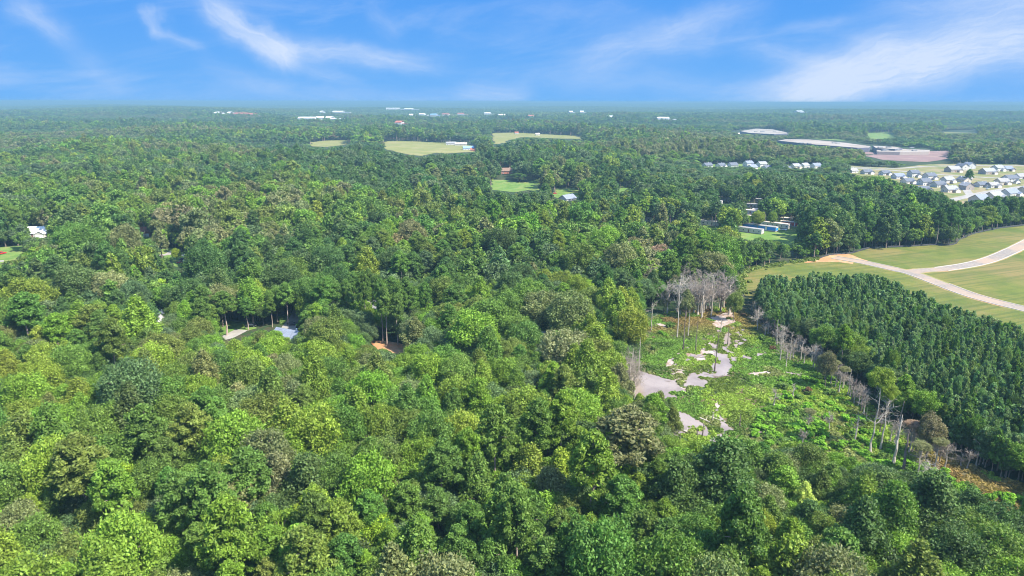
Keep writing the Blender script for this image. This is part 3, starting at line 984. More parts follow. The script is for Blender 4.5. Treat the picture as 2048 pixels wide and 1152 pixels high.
# the trees one can pick out in the photograph: crown centre px, crown radius px, form, tint
NAMED = [
    (253, 977, 46, 'round', 'lime'), (443, 1001, 64, 'round', 'greybrown'), (373, 959, 27, 'upright', 'lime'), (489, 945, 50, 'pine', 'pine'), (471, 888, 62, 'round', 'bright'),
    (576, 850, 50, 'upright', 'yellowgreen'), (429, 818, 45, 'round', 'mid'), (115, 851, 45, 'round', 'bright'), (265, 780, 62, 'round', 'bluegreen'), (157, 925, 58, 'pine', 'olive'),
    (31, 942, 52, 'upright', 'mid'), (565, 795, 40, 'round', 'grey'), (500, 815, 42, 'round', 'grey'), (616, 970, 66, 'droop', 'dark'), (331, 1040, 48, 'round', 'bluegreen'), (199, 1040, 46, 'round', 'olive'),
    (279, 1075, 46, 'round', 'yellowgreen'), (453, 1102, 62, 'round', 'mid'), (349, 1120, 44, 'round', 'bright'), (535, 1040, 38, 'pine', 'pine'), (596, 1050, 32, 'upright', 'lime'), (659, 1052, 36, 'upright', 'lime'),
    (610, 1110, 60, 'pine', 'olive'), (70, 1085, 55, 'round', 'mid'), (150, 1120, 50, 'round', 'olive'),
    (911, 795, 42, 'round', 'yellowgreen'), (821, 795, 35, 'round', 'grey'), (981, 795, 34, 'round', 'bluegreen'), (1051, 820, 46, 'round', 'bright'), (1156, 825, 48, 'round', 'bright'), (1100, 869, 26, 'upright', 'lime'),
    (1257, 865, 70, 'pine', 'grey'), (957, 862, 30, 'upright', 'bright'), (1006, 872, 38, 'round', 'bluegreen'), (817, 868, 48, 'round', 'mid'), (896, 865, 34, 'upright', 'mid'), (1166, 885, 44, 'round', 'dark'),
    (762, 930, 52, 'round', 'olive'), (885, 925, 48, 'pine', 'pine'), (967, 925, 28, 'round', 'bluegreen'), (1060, 935, 45, 'upright', 'yellowgreen'), (1120, 945, 45, 'upright', 'yellowgreen'), (880, 968, 36, 'upright', 'yellowgreen'),
    (1149, 988, 34, 'round', 'bluegreen'), (812, 1000, 40, 'pine', 'pine'), (875, 1008, 36, 'pine', 'pine'), (929, 1036, 34, 'pine', 'pine'), (737, 1020, 42, 'pine', 'pine'), (999, 1058, 20, 'upright', 'yellow'),
    (1048, 1071, 28, 'upright', 'bluegreen'), (1086, 1064, 28, 'upright', 'bluegreen'), (1128, 1036, 38, 'round', 'olive'), (1180, 1066, 34, 'upright', 'bright'), (751, 1075, 42, 'round', 'lime'), (824, 1092, 44, 'pine', 'pine'),
    (915, 1085, 38, 'pine', 'pine'), (1097, 1118, 46, 'pine', 'pine'), (1173, 1120, 34, 'round', 'olive'), (690, 1110, 46, 'pine', 'pine'), (1243, 994, 46, 'pine', 'pine'), (1243, 942, 38, 'upright', 'lime'),
    (1292, 1060, 42, 'pine', 'pine'), (1335, 1075, 42, 'pine', 'pine'), (1240, 1110, 36, 'round', 'mid'), (1295, 1122, 45, 'pine', 'pine'), (1010, 990, 40, 'upright', 'mid'), (980, 1115, 40, 'pine', 'pine'),
    (1355, 980, 64, 'droop', 'dark'), (1445, 950, 78, 'droop', 'dark'), (1275, 984, 36, 'upright', 'bright'), (1525, 1010, 46, 'round', 'grey'), (1607, 1000, 30, 'upright', 'palelime'), (1663, 960, 32, 'upright', 'mid'),
    (1618, 1042, 46, 'droop', 'dark'), (1725, 1007, 50, 'upright', 'bright'), (1580, 1082, 44, 'upright', 'bright'), (1710, 1058, 46, 'round', 'greybrown'), (1519, 1066, 34, 'round', 'yellowgreen'), (1770, 985, 42, 'droop', 'dark'),
    (1862, 1015, 74, 'droop', 'dark'), (1940, 1018, 44, 'droop', 'dark'), (1796, 1115, 50, 'round', 'bright'), (1679, 1105, 52, 'pine', 'pine'), (1500, 1122, 48, 'upright', 'bright'),
    (1414, 1105, 46, 'pine', 'pine'), (1990, 1050, 46, 'round', 'dark'), (1915, 1110, 60, 'round', 'dark'), (2029, 1101, 50, 'round', 'dark'), (1555, 945, 44, 'droop', 'mid'), (1500, 925, 45, 'droop', 'mid'), (1620, 925, 34, 'round', 'olive'),
    # left and middle distance
    (275, 640, 42, 'upright', 'bright'), (160, 640, 34, 'upright', 'bright'), (500, 590, 30, 'upright', 'bright'), (440, 600, 32, 'round', 'grey'), (385, 590, 32, 'round', 'dark'), (560, 560, 38, 'round', 'darkpine'),
    (50, 620, 40, 'pine', 'pine'), (150, 560, 26, 'round', 'mid'), (398, 664, 28, 'round', 'olive'), (865, 745, 42, 'round', 'yellowgreen'), (830, 665, 28, 'upright', 'grey'), (1130, 705, 46, 'round', 'greybrown'), (1140, 630, 46, 'round', 'grey'),
    (735, 525, 28, 'upright', 'yellowgreen'), (685, 500, 22, 'upright', 'yellowgreen'), (510, 470, 12, 'round', 'lime'), (352, 507, 9, 'round', 'lime'), (1020, 620, 36, 'round', 'mid'), (1110, 770, 40, 'round', 'yellowgreen'), (1060, 600, 40, 'round', 'mid'),
    (1320, 512, 24, 'round', 'pink'), (1238, 495, 18, 'round', 'brown'), (1268, 490, 16, 'round', 'brown'), (1220, 500, 20, 'round', 'greybrown'), (1862, 862, 26, 'round', 'brown'), (1318, 812, 26, 'upright', 'olive'), (1340, 815, 16, 'upright', 'mid'),
    (1655, 730, 20, 'round', 'brown'), (1374, 598, 18, 'upright', 'greybrown'), (1470, 605, 16, 'round', 'olive'), (1375, 460, 10, 'round', 'yellowgreen'), (1516, 436, 14, 'round', 'yellowgreen'), (1545, 436, 10, 'round', 'yellowgreen'),
    (1780, 795, 17, 'round', 'yellowgreen'), (1238, 760, 30, 'upright', 'grey'), (1195, 690, 34, 'upright', 'yellowgreen'), (1215, 590, 30, 'upright', 'yellowgreen'), (1236, 340, 6, 'round', 'dark'), (1939, 348, 9, 'pine', 'darkpine'),
    (1345, 838, 22, 'upright', 'olive'), (1388, 566, 15, 'upright', 'brown'), (1345, 558, 20, 'round', 'greybrown'), (1302, 572, 18, 'round', 'greybrown'), (1424, 588, 13, 'upright', 'brown'), (1330, 590, 14, 'upright', 'brown'), (1720, 600, 0, 'pine', 'pine'),
]
X, Y, HH, RR, KD, TT = [], [], [], [], [], []
for (u, v, rp, kd, tn) in NAMED:
    if rp <= 0:
        continue
    zc = {'pine': 17}.get(kd, 13)
    for _ in range(3):
        x, y = ground_at(u, v, zc)
        q, w, dep = project(np.array([x]), np.array([y]), np.array([float(zc)]))
        r = rp * 0.92 * dep[0] / F
        ratio = {'round': 2.9, 'upright': 3.6, 'droop': 3.1, 'pine': 4.6}[kd]
        h = float(np.clip(r * ratio, 9 if r < 3 else 13, 27))
        zc = h * {'pine': 0.76, 'round': 0.66, 'upright': 0.66, 'droop': 0.6}[kd]
    X.append(x), Y.append(y), HH.append(h), RR.append(r), KD.append(kd), TT.append(tn)
# the row of tall pines whose boles show
for (ub, vb, vt) in [(697, 662, 560), (733, 672, 545), (757, 660, 552), (766, 684, 560), (774, 690, 575), (802, 672, 570), (796, 690, 590), (824, 664, 572), (742, 640, 540), (815, 640, 560), (852, 655, 565), (712, 640, 545), (785, 640, 556), (640, 640, 560)]:
    x, y = ground_at(ub, vb)
    _, _, dep = project(np.array([x]), np.array([y]), np.array([0.0]))
    h = (vb - vt) * dep[0] / F / math.cos(R(17))
    X.append(x), Y.append(y), HH.append(float(np.clip(h, 20, 29))), RR.append(random.uniform(3.0, 4.2)), KD.append('pine'), TT.append('pine')

PLANT = np.array([(1500, 590), (1520, 560), (1530, 553), (1620, 545), (1700, 548), (1780, 556), (1810, 568), (1850, 584), (1935, 618), (2048, 650), (2300, 710), (2300, 1040), (2100, 960), (1990, 900), (1900, 840), (1830, 790),
                  (1760, 735), (1700, 690), (1640, 655), (1580, 640), (1520, 640)], float)
ZONES = [  # px polygon, [(tint, weight)...], [(kind, weight)...]
    ([(270, 395), (560, 385), (640, 430), (610, 480), (400, 500), (300, 480)], [('grey', 5), ('olive', 4), ('bright', 2), ('greybrown', 1)], [('round', 5), ('upright', 1)]),
    ([(520, 290), (990, 300), (1080, 330), (1080, 420), (900, 410), (700, 390), (520, 350)], [('darkpine', 5), ('dark', 5), ('bluegreen', 3)], [('round', 3), ('pine', 3), ('upright', 1)]),
    ([(1150, 560), (1290, 590), (1280, 900), (1190, 900), (1140, 700)], [('lime', 2), ('yellowgreen', 6), ('olive', 3), ('mid', 1)], [('upright', 4), ('round', 2)]),
    ([(1180, 460), (1340, 460), (1350, 540), (1250, 560)], [('grey', 3), ('greybrown', 2), ('olive', 3), ('mid', 3)], [('round', 3), ('upright', 2)]),
    ([(1480, 400), (2048, 390), (2048, 470), (1900, 500), (1660, 520), (1480, 545), (1440, 480)], [('dark', 5), ('darkpine', 6), ('yellowgreen', 1), ('mid', 1)], [('pine', 7), ('upright', 2), ('round', 1)]),
    ([(1180, 340), (1480, 350), (1700, 370), (1700, 430), (1180, 440)], [('dark', 4), ('darkpine', 5), ('bluegreen', 3), ('olive', 1), ('yellowgreen', 1)], [('pine', 3), ('round', 3)]),
    ([(1380, 560), (1510, 560), (1560, 640), (1660, 690), (1790, 780), (1900, 850), (2048, 920), (2048, 960), (1850, 880), (1740, 800), (1640, 730), (1540, 670), (1400, 620)], [('olive', 4), ('yellowgreen', 3), ('mid', 3), ('greybrown', 2)], [('upright', 3), ('round', 3)]),
    ([(1380, 900), (2048, 930), (2048, 1152), (1500, 1152)], [('dark', 5), ('mid', 4), ('bluegreen', 2), ('olive', 2), ('bright', 1)], [('droop', 4), ('round', 3), ('upright', 2)]),
    ([(700, 1020), (1400, 1020), (1400, 1152), (560, 1152)], [('pine', 6), ('mid', 2), ('bright', 2)], [('pine', 5), ('upright', 2), ('round', 1)]),
]


def zone_pick(u, v, x, y):
    n = len(u)
    tint = np.empty(n, int)
    kind = np.empty(n, 'U10')
    # general mixture, in patches
    a = vnoise(x, y, 55, 1) * 0.6 + vnoise(x, y, 170, 2) * 0.4
    b = vnoise(x, y, 38, 3)
    rr = rng.uniform(0, 1, n)
    mixes = [('dark', 'bluegreen', 'mid', 'darkpine', 'dark'), ('mid', 'mid', 'bright', 'olive', 'pine'), ('bright', 'yellowgreen', 'olive', 'mid', 'grey'), ('mid', 'grey', 'mid', 'bright', 'pine')]
    sel = np.clip(((a - 0.22) / 0.56 * 4 + rng.normal(0, .5, n)).astype(int), 0, 3)
    tab = np.array([[TK.index(t) for t in mm] for mm in mixes])
    tint[:] = tab[sel, rng.integers(0, 5, n)]
    rare = rng.uniform(0, 1, n)
    tint[rare < .035] = TK.index('lime')
    tint[(rare > .035) & (rare < .045)] = TK.index('greybrown')
    tint[(rare > .055) & (rare < .058)] = TK.index('yellow')
    kk = np.where(b > 0.62, np.where(rr < .7, 'pine', 'round'), np.where(rr < .5, 'round', np.where(rr < .82, 'upright', np.where(rr < .92, 'droop', 'pine'))))
    kind[:] = kk
    for poly, tw, kw in ZONES:
        m = inpoly(u, v, np.array(poly, float)) & (rng.uniform(0, 1, n) < 0.85)
        k = int(m.sum())
        if k:
            w = np.array([q[1] for q in tw], float)
            tint[m] = rng.choice([TK.index(q[0]) for q in tw], k, p=w / w.sum())
            w = np.array([q[1] for q in kw], float)
            kind[m] = rng.choice([q[0] for q in kw], k, p=w / w.sum())
    pn = kind == 'pine'
    tint[pn & np.isin(tint, [TK.index('lime'), TK.index('yellow'), TK.index('greybrown'), TK.index('grey')])] = TK.index('pine')
    tint[pn & (tint == TK.index('dark'))] = TK.index('darkpine')
    return tint, kind


def wedge(y0, y1, spacing, jit=0.42, ang=41.0, pad=30):
    t = math.tan(R(ang))
    xm = y1 * t + pad
    xs = np.arange(-xm, xm, spacing)
    ys = np.arange(y0, y1, spacing * 0.866)
    gx, gy = np.meshgrid(xs, ys)
    gx = gx + (np.arange(len(ys)) % 2)[:, None] * spacing / 2
    gx = gx.ravel() + rng.uniform(-jit, jit, gx.size) * spacing
    gy = gy.ravel() + rng.uniform(-jit, jit, gy.size) * spacing
    k = np.abs(gx) < gy * t + pad
    return gx[k], gy[k]


# near and middle woods: dart throwing against the picked-out trees
gx, gy = wedge(40, 720, 4.2)
o = np.argsort(gy + rng.uniform(0, 600, len(gy)))
gx, gy = gx[o], gy[o]
u0, v0, d0 = project(gx, gy, np.full(len(gx), 12.0))
plant = inpoly(u0, v0, PLANT)
gx, gy, u0, v0 = gx[~plant], gy[~plant], u0[~plant], v0[~plant]
tint, kind = zone_pick(u0, v0, gx, gy)
rad = np.clip(rng.lognormal(math.log(3.75), 0.30, len(gx)) * (1 + .15 * smooth01((gy - 280) / 200)), 2.3, 9.0)
rad = np.where(gy < 230, np.minimum(rad, 6.0), rad)
tint = np.where(np.isin(tint, [TK.index('lime'), TK.index('yellow')]) & (rad > 4.6), TK.index('yellowgreen'), tint)
rad = np.where(kind == 'upright', rad * 0.9, rad)
rad = np.where(kind == 'pine', np.clip(rad * 0.85, 2.6, 5.2), rad)
ratio = np.select([kind == 'round', kind == 'upright', kind == 'droop'], [3.0, 3.8, 3.2], 4.8)
hgt = np.clip(rad * ratio * rng.uniform(0.85, 1.12, len(gx)), 9.5, 25) * (0.78 + 0.3 * vnoise(gx, gy, 90, 9) + .22 * vnoise(gx, gy, 34, 19))
bl = blocked(gx, gy, hgt, rad) | standing_open(gx, gy)
low = inpoly(*project(gx, gy, np.zeros(len(gx)))[:2], TALLZONE) | blocked(gx, gy, hgt, rad, polys=[TALLZONE])
bl |= low
cell = {}


def fits(x, y, r, fac=0.80):
    cx, cy = int(x // 9), int(y // 9)
    for i in (-1, 0, 1):
        for j in (-1, 0, 1):
            for (a, b, c) in cell.get((cx + i, cy + j), ()):
                if (a - x) ** 2 + (b - y) ** 2 < (fac * (r + c)) ** 2:
                    return False
    return True


for i in range(len(X)):
    cell.setdefault((int(X[i] // 9), int(Y[i] // 9)), []).append((X[i], Y[i], RR[i]))
nx = []
cand = np.nonzero(~bl)[0]
cand = cand[np.argsort(-(rad[cand] + rng.normal(0, .9, len(cand))))]
for i in cand:
    x, y, r = gx[i], gy[i], rad[i]
    if fits(x, y, r, 0.60 if y < 330 else 0.64):
        cell.setdefault((int(x // 9), int(y // 9)), []).append((x, y, r))
        nx.append(i)
nx = np.array(nx)
X = np.concatenate([X, gx[nx]])
Y = np.concatenate([Y, gy[nx]])
HH = np.concatenate([HH, hgt[nx]])
RR = np.concatenate([RR, rad[nx]])
KD = np.concatenate([np.array(KD), kind[nx]])
TI = np.concatenate([[TK.index(t) for t in TT], tint[nx]]).astype(int)
NN = len(NAMED) - 1
# saplings and understorey between them
gx, gy = wedge(60, 560, 5.2)
u0, v0, d0 = project(gx, gy, np.full(len(gx), 5.0))
hg = rng.uniform(6, 13, len(gx))
ok = ~(blocked(gx, gy, hg, hg * .3) | standing_open(gx, gy) | inpoly(u0, v0, PLANT)) & (rng.uniform(0, 1, len(gx)) < .8)
gx, gy, hg = gx[ok], gy[ok], hg[ok]
ti = rng.choice([TK.index('mid'), TK.index('dark'), TK.index('bluegreen'), TK.index('bright')], len(gx))
US = (gx, gy, hg, hg * 0.36, np.full(len(gx), 'round'), ti)
# plantation pines on the right
gx, gy = wedge(150, 480, 2.6, 0.5)
u0, v0, d0 = project(gx, gy, np.full(len(gx), 8.0))
hg = rng.normal(11.2, 1.7, len(gx)).clip(7, 16) * (.9 + .25 * vnoise(gx, gy, 22, 61))
ok = inpoly(u0, v0, PLANT) & ~blocked(gx, gy, hg, np.full(len(gx), 1.6)) & ~standing_open(gx, gy)
gx, gy, hg = gx[ok], gy[ok], hg[ok]
ti = rng.choice([TK.index('plantation'), TK.index('darkpine'), TK.index('mid'), TK.index('pine')], len(gx), p=[.62, .12, .12, .14])
PLN = (gx, gy, hg, rng.uniform(1.25, 2.1, len(gx)), rng.choice(['youngpine', 'pine', 'round', 'upright'], len(gx), p=[.78, .12, .05, .05]), ti)
# farther woods on a jittered grid
parts = []
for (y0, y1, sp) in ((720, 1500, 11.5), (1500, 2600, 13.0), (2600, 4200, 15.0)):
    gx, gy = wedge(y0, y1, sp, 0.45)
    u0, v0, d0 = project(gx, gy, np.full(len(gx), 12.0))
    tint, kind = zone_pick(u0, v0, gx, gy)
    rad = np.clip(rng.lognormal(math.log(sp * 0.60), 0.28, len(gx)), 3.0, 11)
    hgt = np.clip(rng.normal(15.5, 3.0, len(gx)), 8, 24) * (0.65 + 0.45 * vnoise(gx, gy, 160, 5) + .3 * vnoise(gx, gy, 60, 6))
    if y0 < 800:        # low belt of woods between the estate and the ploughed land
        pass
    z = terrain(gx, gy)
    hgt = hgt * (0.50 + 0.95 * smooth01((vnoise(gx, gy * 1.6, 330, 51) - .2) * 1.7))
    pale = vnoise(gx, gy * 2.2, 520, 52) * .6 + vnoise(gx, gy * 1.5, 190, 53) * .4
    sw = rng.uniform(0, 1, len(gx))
    tint = np.where((pale > .60) & (sw < .85), rng.choice([TK.index('olive'), TK.index('grey'), TK.index('grey'), TK.index('greybrown')], len(gx)), tint)  # far crowns in pale patches tinted greyer: haze put into the leaf colour
    tint = np.where((pale < .40) & (sw < .75), rng.choice([TK.index('darkpine'), TK.index('bluegreen'), TK.index('bluegreen')], len(gx)), tint)  # dark patches tinted bluer for distance, also haze painted into the leaves
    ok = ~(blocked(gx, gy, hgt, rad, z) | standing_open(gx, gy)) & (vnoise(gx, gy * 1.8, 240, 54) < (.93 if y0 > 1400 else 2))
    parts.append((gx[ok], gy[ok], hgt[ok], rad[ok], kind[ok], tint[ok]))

depth = project(X, Y, HH * .6)[2]
uu, vv, _ = project(X, Y, HH * .62)
ut, vt2, _ = project(X, Y, HH)
inframe = (uu > -25) & (uu < 2073) & (vt2 < 1150) & (vv > 200)
size = RR * F / depth
isp = KD == 'pine'
single = np.zeros(len(X), bool)
for m in (isp, ~isp):
    idx = np.nonzero(m & inframe)[0]
    pri = size[idx] + np.where(idx < NN + 14, 1000, 0)
    single[idx[np.argsort(-pri)[:300]]] = True


# ------------------------------------------------------------------ labels for the single trees
FORM = {'round': ['spreading', 'rounded', 'broad-crowned'], 'upright': ['tall pointed', 'upright', 'spire-topped'], 'droop': ['heavy layered', 'large shaggy', 'drooping'], 'pine': ['domed', 'tufted', 'loose-crowned']}
HORI = ['far left', 'left', 'mid left', 'left of centre', 'right of centre', 'mid right', 'right', 'far right']


def depthword(v):
    for lim, s in ((480, 'farthest single trees'), (520, 'upper distance'), (560, 'upper view'), (640, 'upper middle'), (720, 'middle band'), (800, 'lower middle'), (880, 'near wood'), (960, 'nearer canopy'),
                   (1040, 'low foreground'), (3000, 'bottom edge')):
        if v < lim:
            return s


def tree_labels(idx):
    lab = {}
    groups = {}
    for i in idx:
        pine = KD[i] == 'pine'
        sz = 'small ' if RR[i] < 3.4 else ('big ' if RR[i] > 5.6 else '')
        nm = 'pine' if pine else 'broadleaf tree'
        form = {'round': 'rounded', 'upright': 'pointed', 'droop': 'layered', 'pine': 'tufted'}[KD[i]]
        hz = HORI[int(np.clip(uu[i] / 2048 * 8, 0, 7))]
        s = '%s%s %s %s %s, %s' % (sz, TW[TK[TI[i]]], form, nm, hz, depthword(vv[i]))
        groups.setdefault(s, []).append(i)
    for s, L in groups.items():
        L = sorted(L, key=lambda i: uu[i])
        if len(L) == 1:
            lab[L[0]] = s
        elif len(L) == 2:
            lab[L[0]], lab[L[1]] = s + ', left of two', s + ', right of two'
        else:
            w = ['leftmost'] + [q + ' from left' for q in 'second third fourth fifth sixth seventh eighth ninth tenth eleventh twelfth thirteenth fourteenth fifteenth sixteenth seventeenth eighteenth nineteenth twentieth'.split()]
            for k, i in enumerate(L):
                lab[i] = s + ', ' + ('rightmost' if k == len(L) - 1 else w[min(k, 19)])
    return lab


sidx = np.nonzero(single)[0]
LAB = tree_labels(sidx)
# crowns lean towards the light a little and never repeat the same turn
for i in sidx:
    kd = KD[i]
    hi = HI[kd]
    cm, tm = hi[int(rng.integers(len(hi)))]
    h0, r0, _ = KINDS[kd]
    root = bpy.data.objects.new('pine_tree' if kd == 'pine' else 'broadleaf_tree', None)
    root.empty_display_size = 1
    COL.objects.link(root)
    root.location = (X[i], Y[i], 0)
    root.rotation_euler = (0, 0, float(rng.uniform(0, 6.283)))
    sx = RR[i] / r0
    root.scale = (sx, sx * float(rng.uniform(.88, 1.12)), HH[i] / h0)
    tag(root, LAB[i], 'tree', 'pines of the wood' if kd == 'pine' else 'broadleaf trees of the wood')
    c = bpy.data.objects.new('crown', cm)
    COL.objects.link(c)
    c.parent = root
    t = np.array(TINTS[TK[TI[i]]]) * rng.uniform(.88, 1.14) * (1 + rng.normal(0, .05, 3))
    c.color = (float(t[0]), float(t[1]), float(t[2]), 1)
    b = bpy.data.objects.new('trunk', tm)
    COL.objects.link(b)
    b.parent = root


# ------------------------------------------------------------------ the rest of the woods: one object per kind, instanced
def instancer(name, coll, loc, rot, scl, idx, tint, label=None):
    me = bpy.data.meshes.new(name)
    n = len(loc)
    me.vertices.add(n)
    me.vertices.foreach_set('co', np.asarray(loc, np.float32).ravel())
    a = me.attributes.new('turn', 'FLOAT', 'POINT')
    a.data.foreach_set('value', np.asarray(rot, np.float32))
    a = me.attributes.new('size', 'FLOAT_VECTOR', 'POINT')
    a.data.foreach_set('vector', np.asarray(scl, np.float32).ravel())
    a = me.attributes.new('form', 'INT', 'POINT')
    a.data.foreach_set('value', np.asarray(idx, np.int32))
    a = me.attributes.new('tint', 'FLOAT_COLOR', 'POINT')
    a.data.foreach_set('color', np.c_[tint, np.ones(n)].astype(np.float32).ravel())
    o = link(bpy.data.objects.new(name, me))
    tag(o, label, kind='stuff')
    ng = bpy.data.node_groups.new(name, 'GeometryNodeTree')
    ng.interface.new_socket('Geometry', in_out='INPUT', socket_type='NodeSocketGeometry')
    ng.interface.new_socket('Geometry', in_out='OUTPUT', socket_type='NodeSocketGeometry')
    N = ng.nodes.new
    gi, go = N('NodeGroupInput'), N('NodeGroupOutput')
    ci = N('GeometryNodeCollectionInfo')
    ci.inputs['Collection'].default_value = coll
    ci.inputs['Separate Children'].default_value = True
    ci.inputs['Reset Children'].default_value = True
    ip = N('GeometryNodeInstanceOnPoints')
    ip.inputs['Pick Instance'].default_value = True

    def att(nm, typ):
        q = N('GeometryNodeInputNamedAttribute')
        q.data_type = typ
        q.inputs['Name'].default_value = nm
        return next(s for s in q.outputs if s.enabled)
    cx = N('ShaderNodeCombineXYZ')
    L = ng.links.new
    L(att('turn', 'FLOAT'), cx.inputs[2])
    L(gi.outputs[0], ip.inputs['Points'])
    L(ci.outputs[0], ip.inputs['Instance'])
    L(att('form', 'INT'), ip.inputs['Instance Index'])
    L(cx.outputs[0], ip.inputs['Rotation'])
    L(att('size', 'FLOAT_VECTOR'), ip.inputs['Scale'])
    L(ip.outputs[0], go.inputs[0])
    md = o.modifiers.new('scatter', 'NODES')
    md.node_group = ng
    return o


ns = ~single
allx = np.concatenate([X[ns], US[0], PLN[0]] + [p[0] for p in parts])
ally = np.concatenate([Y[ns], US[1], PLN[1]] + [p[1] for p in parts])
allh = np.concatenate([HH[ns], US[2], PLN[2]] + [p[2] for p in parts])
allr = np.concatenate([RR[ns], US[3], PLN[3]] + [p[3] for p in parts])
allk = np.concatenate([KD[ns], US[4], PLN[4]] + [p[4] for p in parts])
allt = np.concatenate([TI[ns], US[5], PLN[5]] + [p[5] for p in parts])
allz = terrain(allx, ally)
dist = np.hypot(allx, ally)
lod = np.where(dist < 330, 0, np.where(dist < 1300, 1, 2))
for names, D, coll, nm, sel in ((names_b, IDX_B, proto_b, 'broadleaf_woodland', ~np.char.endswith(allk.astype('U10'), 'pine')),
                                (names_p, IDX_P, proto_p, 'pine_woodland', np.char.endswith(allk.astype('U10'), 'pine'))):
    ii = np.nonzero(sel)[0]
    form = np.zeros(len(ii), int)
    for (kd, ld), opts in D.items():
        m = (allk[ii] == kd) & (lod[ii] == ld)
        form[m] = rng.choice(opts, int(m.sum()))
    h0 = np.array([KINDS[k][0] for k in allk[ii]])
    r0 = np.array([KINDS[k][1] for k in allk[ii]])
    sc = np.stack([allr[ii] / r0, allr[ii] / r0 * rng.uniform(.88, 1.12, len(ii)), allh[ii] / h0], -1)
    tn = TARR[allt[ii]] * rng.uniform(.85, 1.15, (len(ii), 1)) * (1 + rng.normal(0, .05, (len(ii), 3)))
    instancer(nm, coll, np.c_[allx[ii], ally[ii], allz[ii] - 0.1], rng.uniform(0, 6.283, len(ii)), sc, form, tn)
    print(nm, len(ii))
print('single trees', len(sidx), 'max dist broad', size[sidx].min())

# far woods: tiles of canopy
patch_c = bpy.data.collections.new('canopy_tiles')
for k in range(3):
    rg = np.random.default_rng(40 + k)
    V, Fc, VA = [], [], []
    off = 0
    n = 80
    px, py = rg.uniform(-50, 50, n), rg.uniform(-50, 50, n)
    for i in range(n):
        m = 16
        d = sph(m, rg)
        d[:, 2] = np.abs(d[:, 2])
        hh = rg.uniform(11, 19)
        c = np.array([px[i], py[i], hh - 5]) + d * np.array([6.5, 6.5, 6])
        v, f = leaf_quads(c, d, np.full(m, 5.0), rg, .35)
        V.append(v), Fc.append(f + off)
        off += len(v)
        VA.append(np.stack([np.clip(.5 + rg.normal(0, .25) + rg.normal(0, .1, m), 0, 1), np.full(m, rg.beta(1, 2))], -1))
    me = mesh_np('canopy_tile', np.concatenate(V), [np.concatenate(Fc)], [M_LEAFI], None, np.concatenate(VA))
    patch_c.objects.link(bpy.data.objects.new('canopy_tile_%d' % k, me))
PL, PS, PT = [], [], []
for (y0, y1, sp, s) in ((4200, 8000, 85, 1.0), (8000, 16000, 170, 2.0), (16000, 30000, 400, 4.4)):
    gx, gy = wedge(y0, y1, sp, .3, 40)
    z = terrain(gx, gy)
    keep = vnoise(gx, gy, 420, 8) < (0.88 if y0 < 9000 else 2)
    gx, gy, z = gx[keep], gy[keep], z[keep]
    if y0 == 4200:
        ok = ~blocked(gx, gy, np.full(len(gx), 18.0), np.full(len(gx), 50.0), z)
        gx, gy, z = gx[ok], gy[ok], z[ok]
    PL.append(np.c_[gx, gy, z])
    PS.append(np.c_[np.full(len(gx), s), np.full(len(gx), s), 1.05 * (.8 + .5 * vnoise(gx, gy, 700, 12))])
    b = smooth01((vnoise(gx, gy * 2, 900, 4)[:, None] - .3) * 2.4)
    c = TARR[TK.index('dark')] * (1 - b) + TARR[TK.index('olive')] * b * .8
    PT.append(c * rng.uniform(.85, 1.2, (len(gx), 1)))
PL, PS, PT = np.concatenate(PL), np.concatenate(PS), np.concatenate(PT)
instancer('distant_woodland', patch_c, PL, rng.integers(0, 4, len(PL)) * 1.5708, PS, rng.integers(0, 3, len(PL)), PT)

#PART2
# ------------------------------------------------------------------ buildings
def roofmat(name, col):
    return plain(name, col, 0.9, 0.22, 0.9, 0.2)


RM = {'dark grey': roofmat('dark_shingle', (0.11, 0.12, 0.145)), 'slate': roofmat('slate_shingle', (0.18, 0.20, 0.25)), 'brown': roofmat('brown_shingle', (0.20, 0.13, 0.10)), 'pale grey': roofmat('pale_shingle', (0.25, 0.24, 0.24)),
      'grey': roofmat('grey_shingle', (0.25, 0.25, 0.26)), 'blue': roofmat('blue_metal', (0.20, 0.33, 0.50)), 'white': roofmat('white_metal', (0.72, 0.71, 0.69)), 'tan': roofmat('tan_roofing', (0.50, 0.42, 0.36)), 'red-brown': roofmat('rust_roof', (0.34, 0.12, 0.08))}
WM = {'white': plain('white_siding', (0.50, 0.475, 0.445), 0.7, .06, .4), 'beige': plain('beige_siding', (0.52, 0.45, 0.37), .75, .08, .4), 'pale grey': plain('pale_grey_siding', (0.50, 0.49, 0.48), .75, .07, .4), 'brick': plain('red_brick_wall', (0.33, 0.13, 0.09), .85, .2, 2.5),
      'taupe': plain('taupe_siding', (0.33, 0.28, 0.25), .75, .08, .4), 'cream': plain('cream_siding', (0.66, 0.60, 0.50), .75, .06, .4), 'blue': plain('blue_panel', (0.02, 0.20, 0.62), .6, .08, .8), 'red': plain('red_panel', (0.38, 0.04, 0.03), .6, .15, .8)}
M_GLASS = plain('window_glass', (0.05, 0.065, 0.08), 0.12, .1, 1, 0.6)
M_TRIM = plain('white_trim', (0.80, 0.79, 0.76), 0.6, .04, 1)
M_DOOR = plain('painted_door', (0.16, 0.07, 0.05), 0.6, .1, 1)


def gable(pb, x0, x1, y0, y1, z0, rise, axis='x'):
    """wall prism top (gable triangles); ridge runs along axis"""
    if axis == 'x':
        ym = (y0 + y1) / 2
        pb.add([(x0, y0, z0), (x0, y1, z0), (x0, ym, z0 + rise)], [(0, 2, 1)])
        pb.add([(x1, y0, z0), (x1, y1, z0), (x1, ym, z0 + rise)], [(0, 1, 2)])
    else:
        xm = (x0 + x1) / 2
        pb.add([(x0, y0, z0), (x1, y0, z0), (xm, y0, z0 + rise)], [(0, 1, 2)])
        pb.add([(x0, y1, z0), (x1, y1, z0), (xm, y1, z0 + rise)], [(0, 2, 1)])


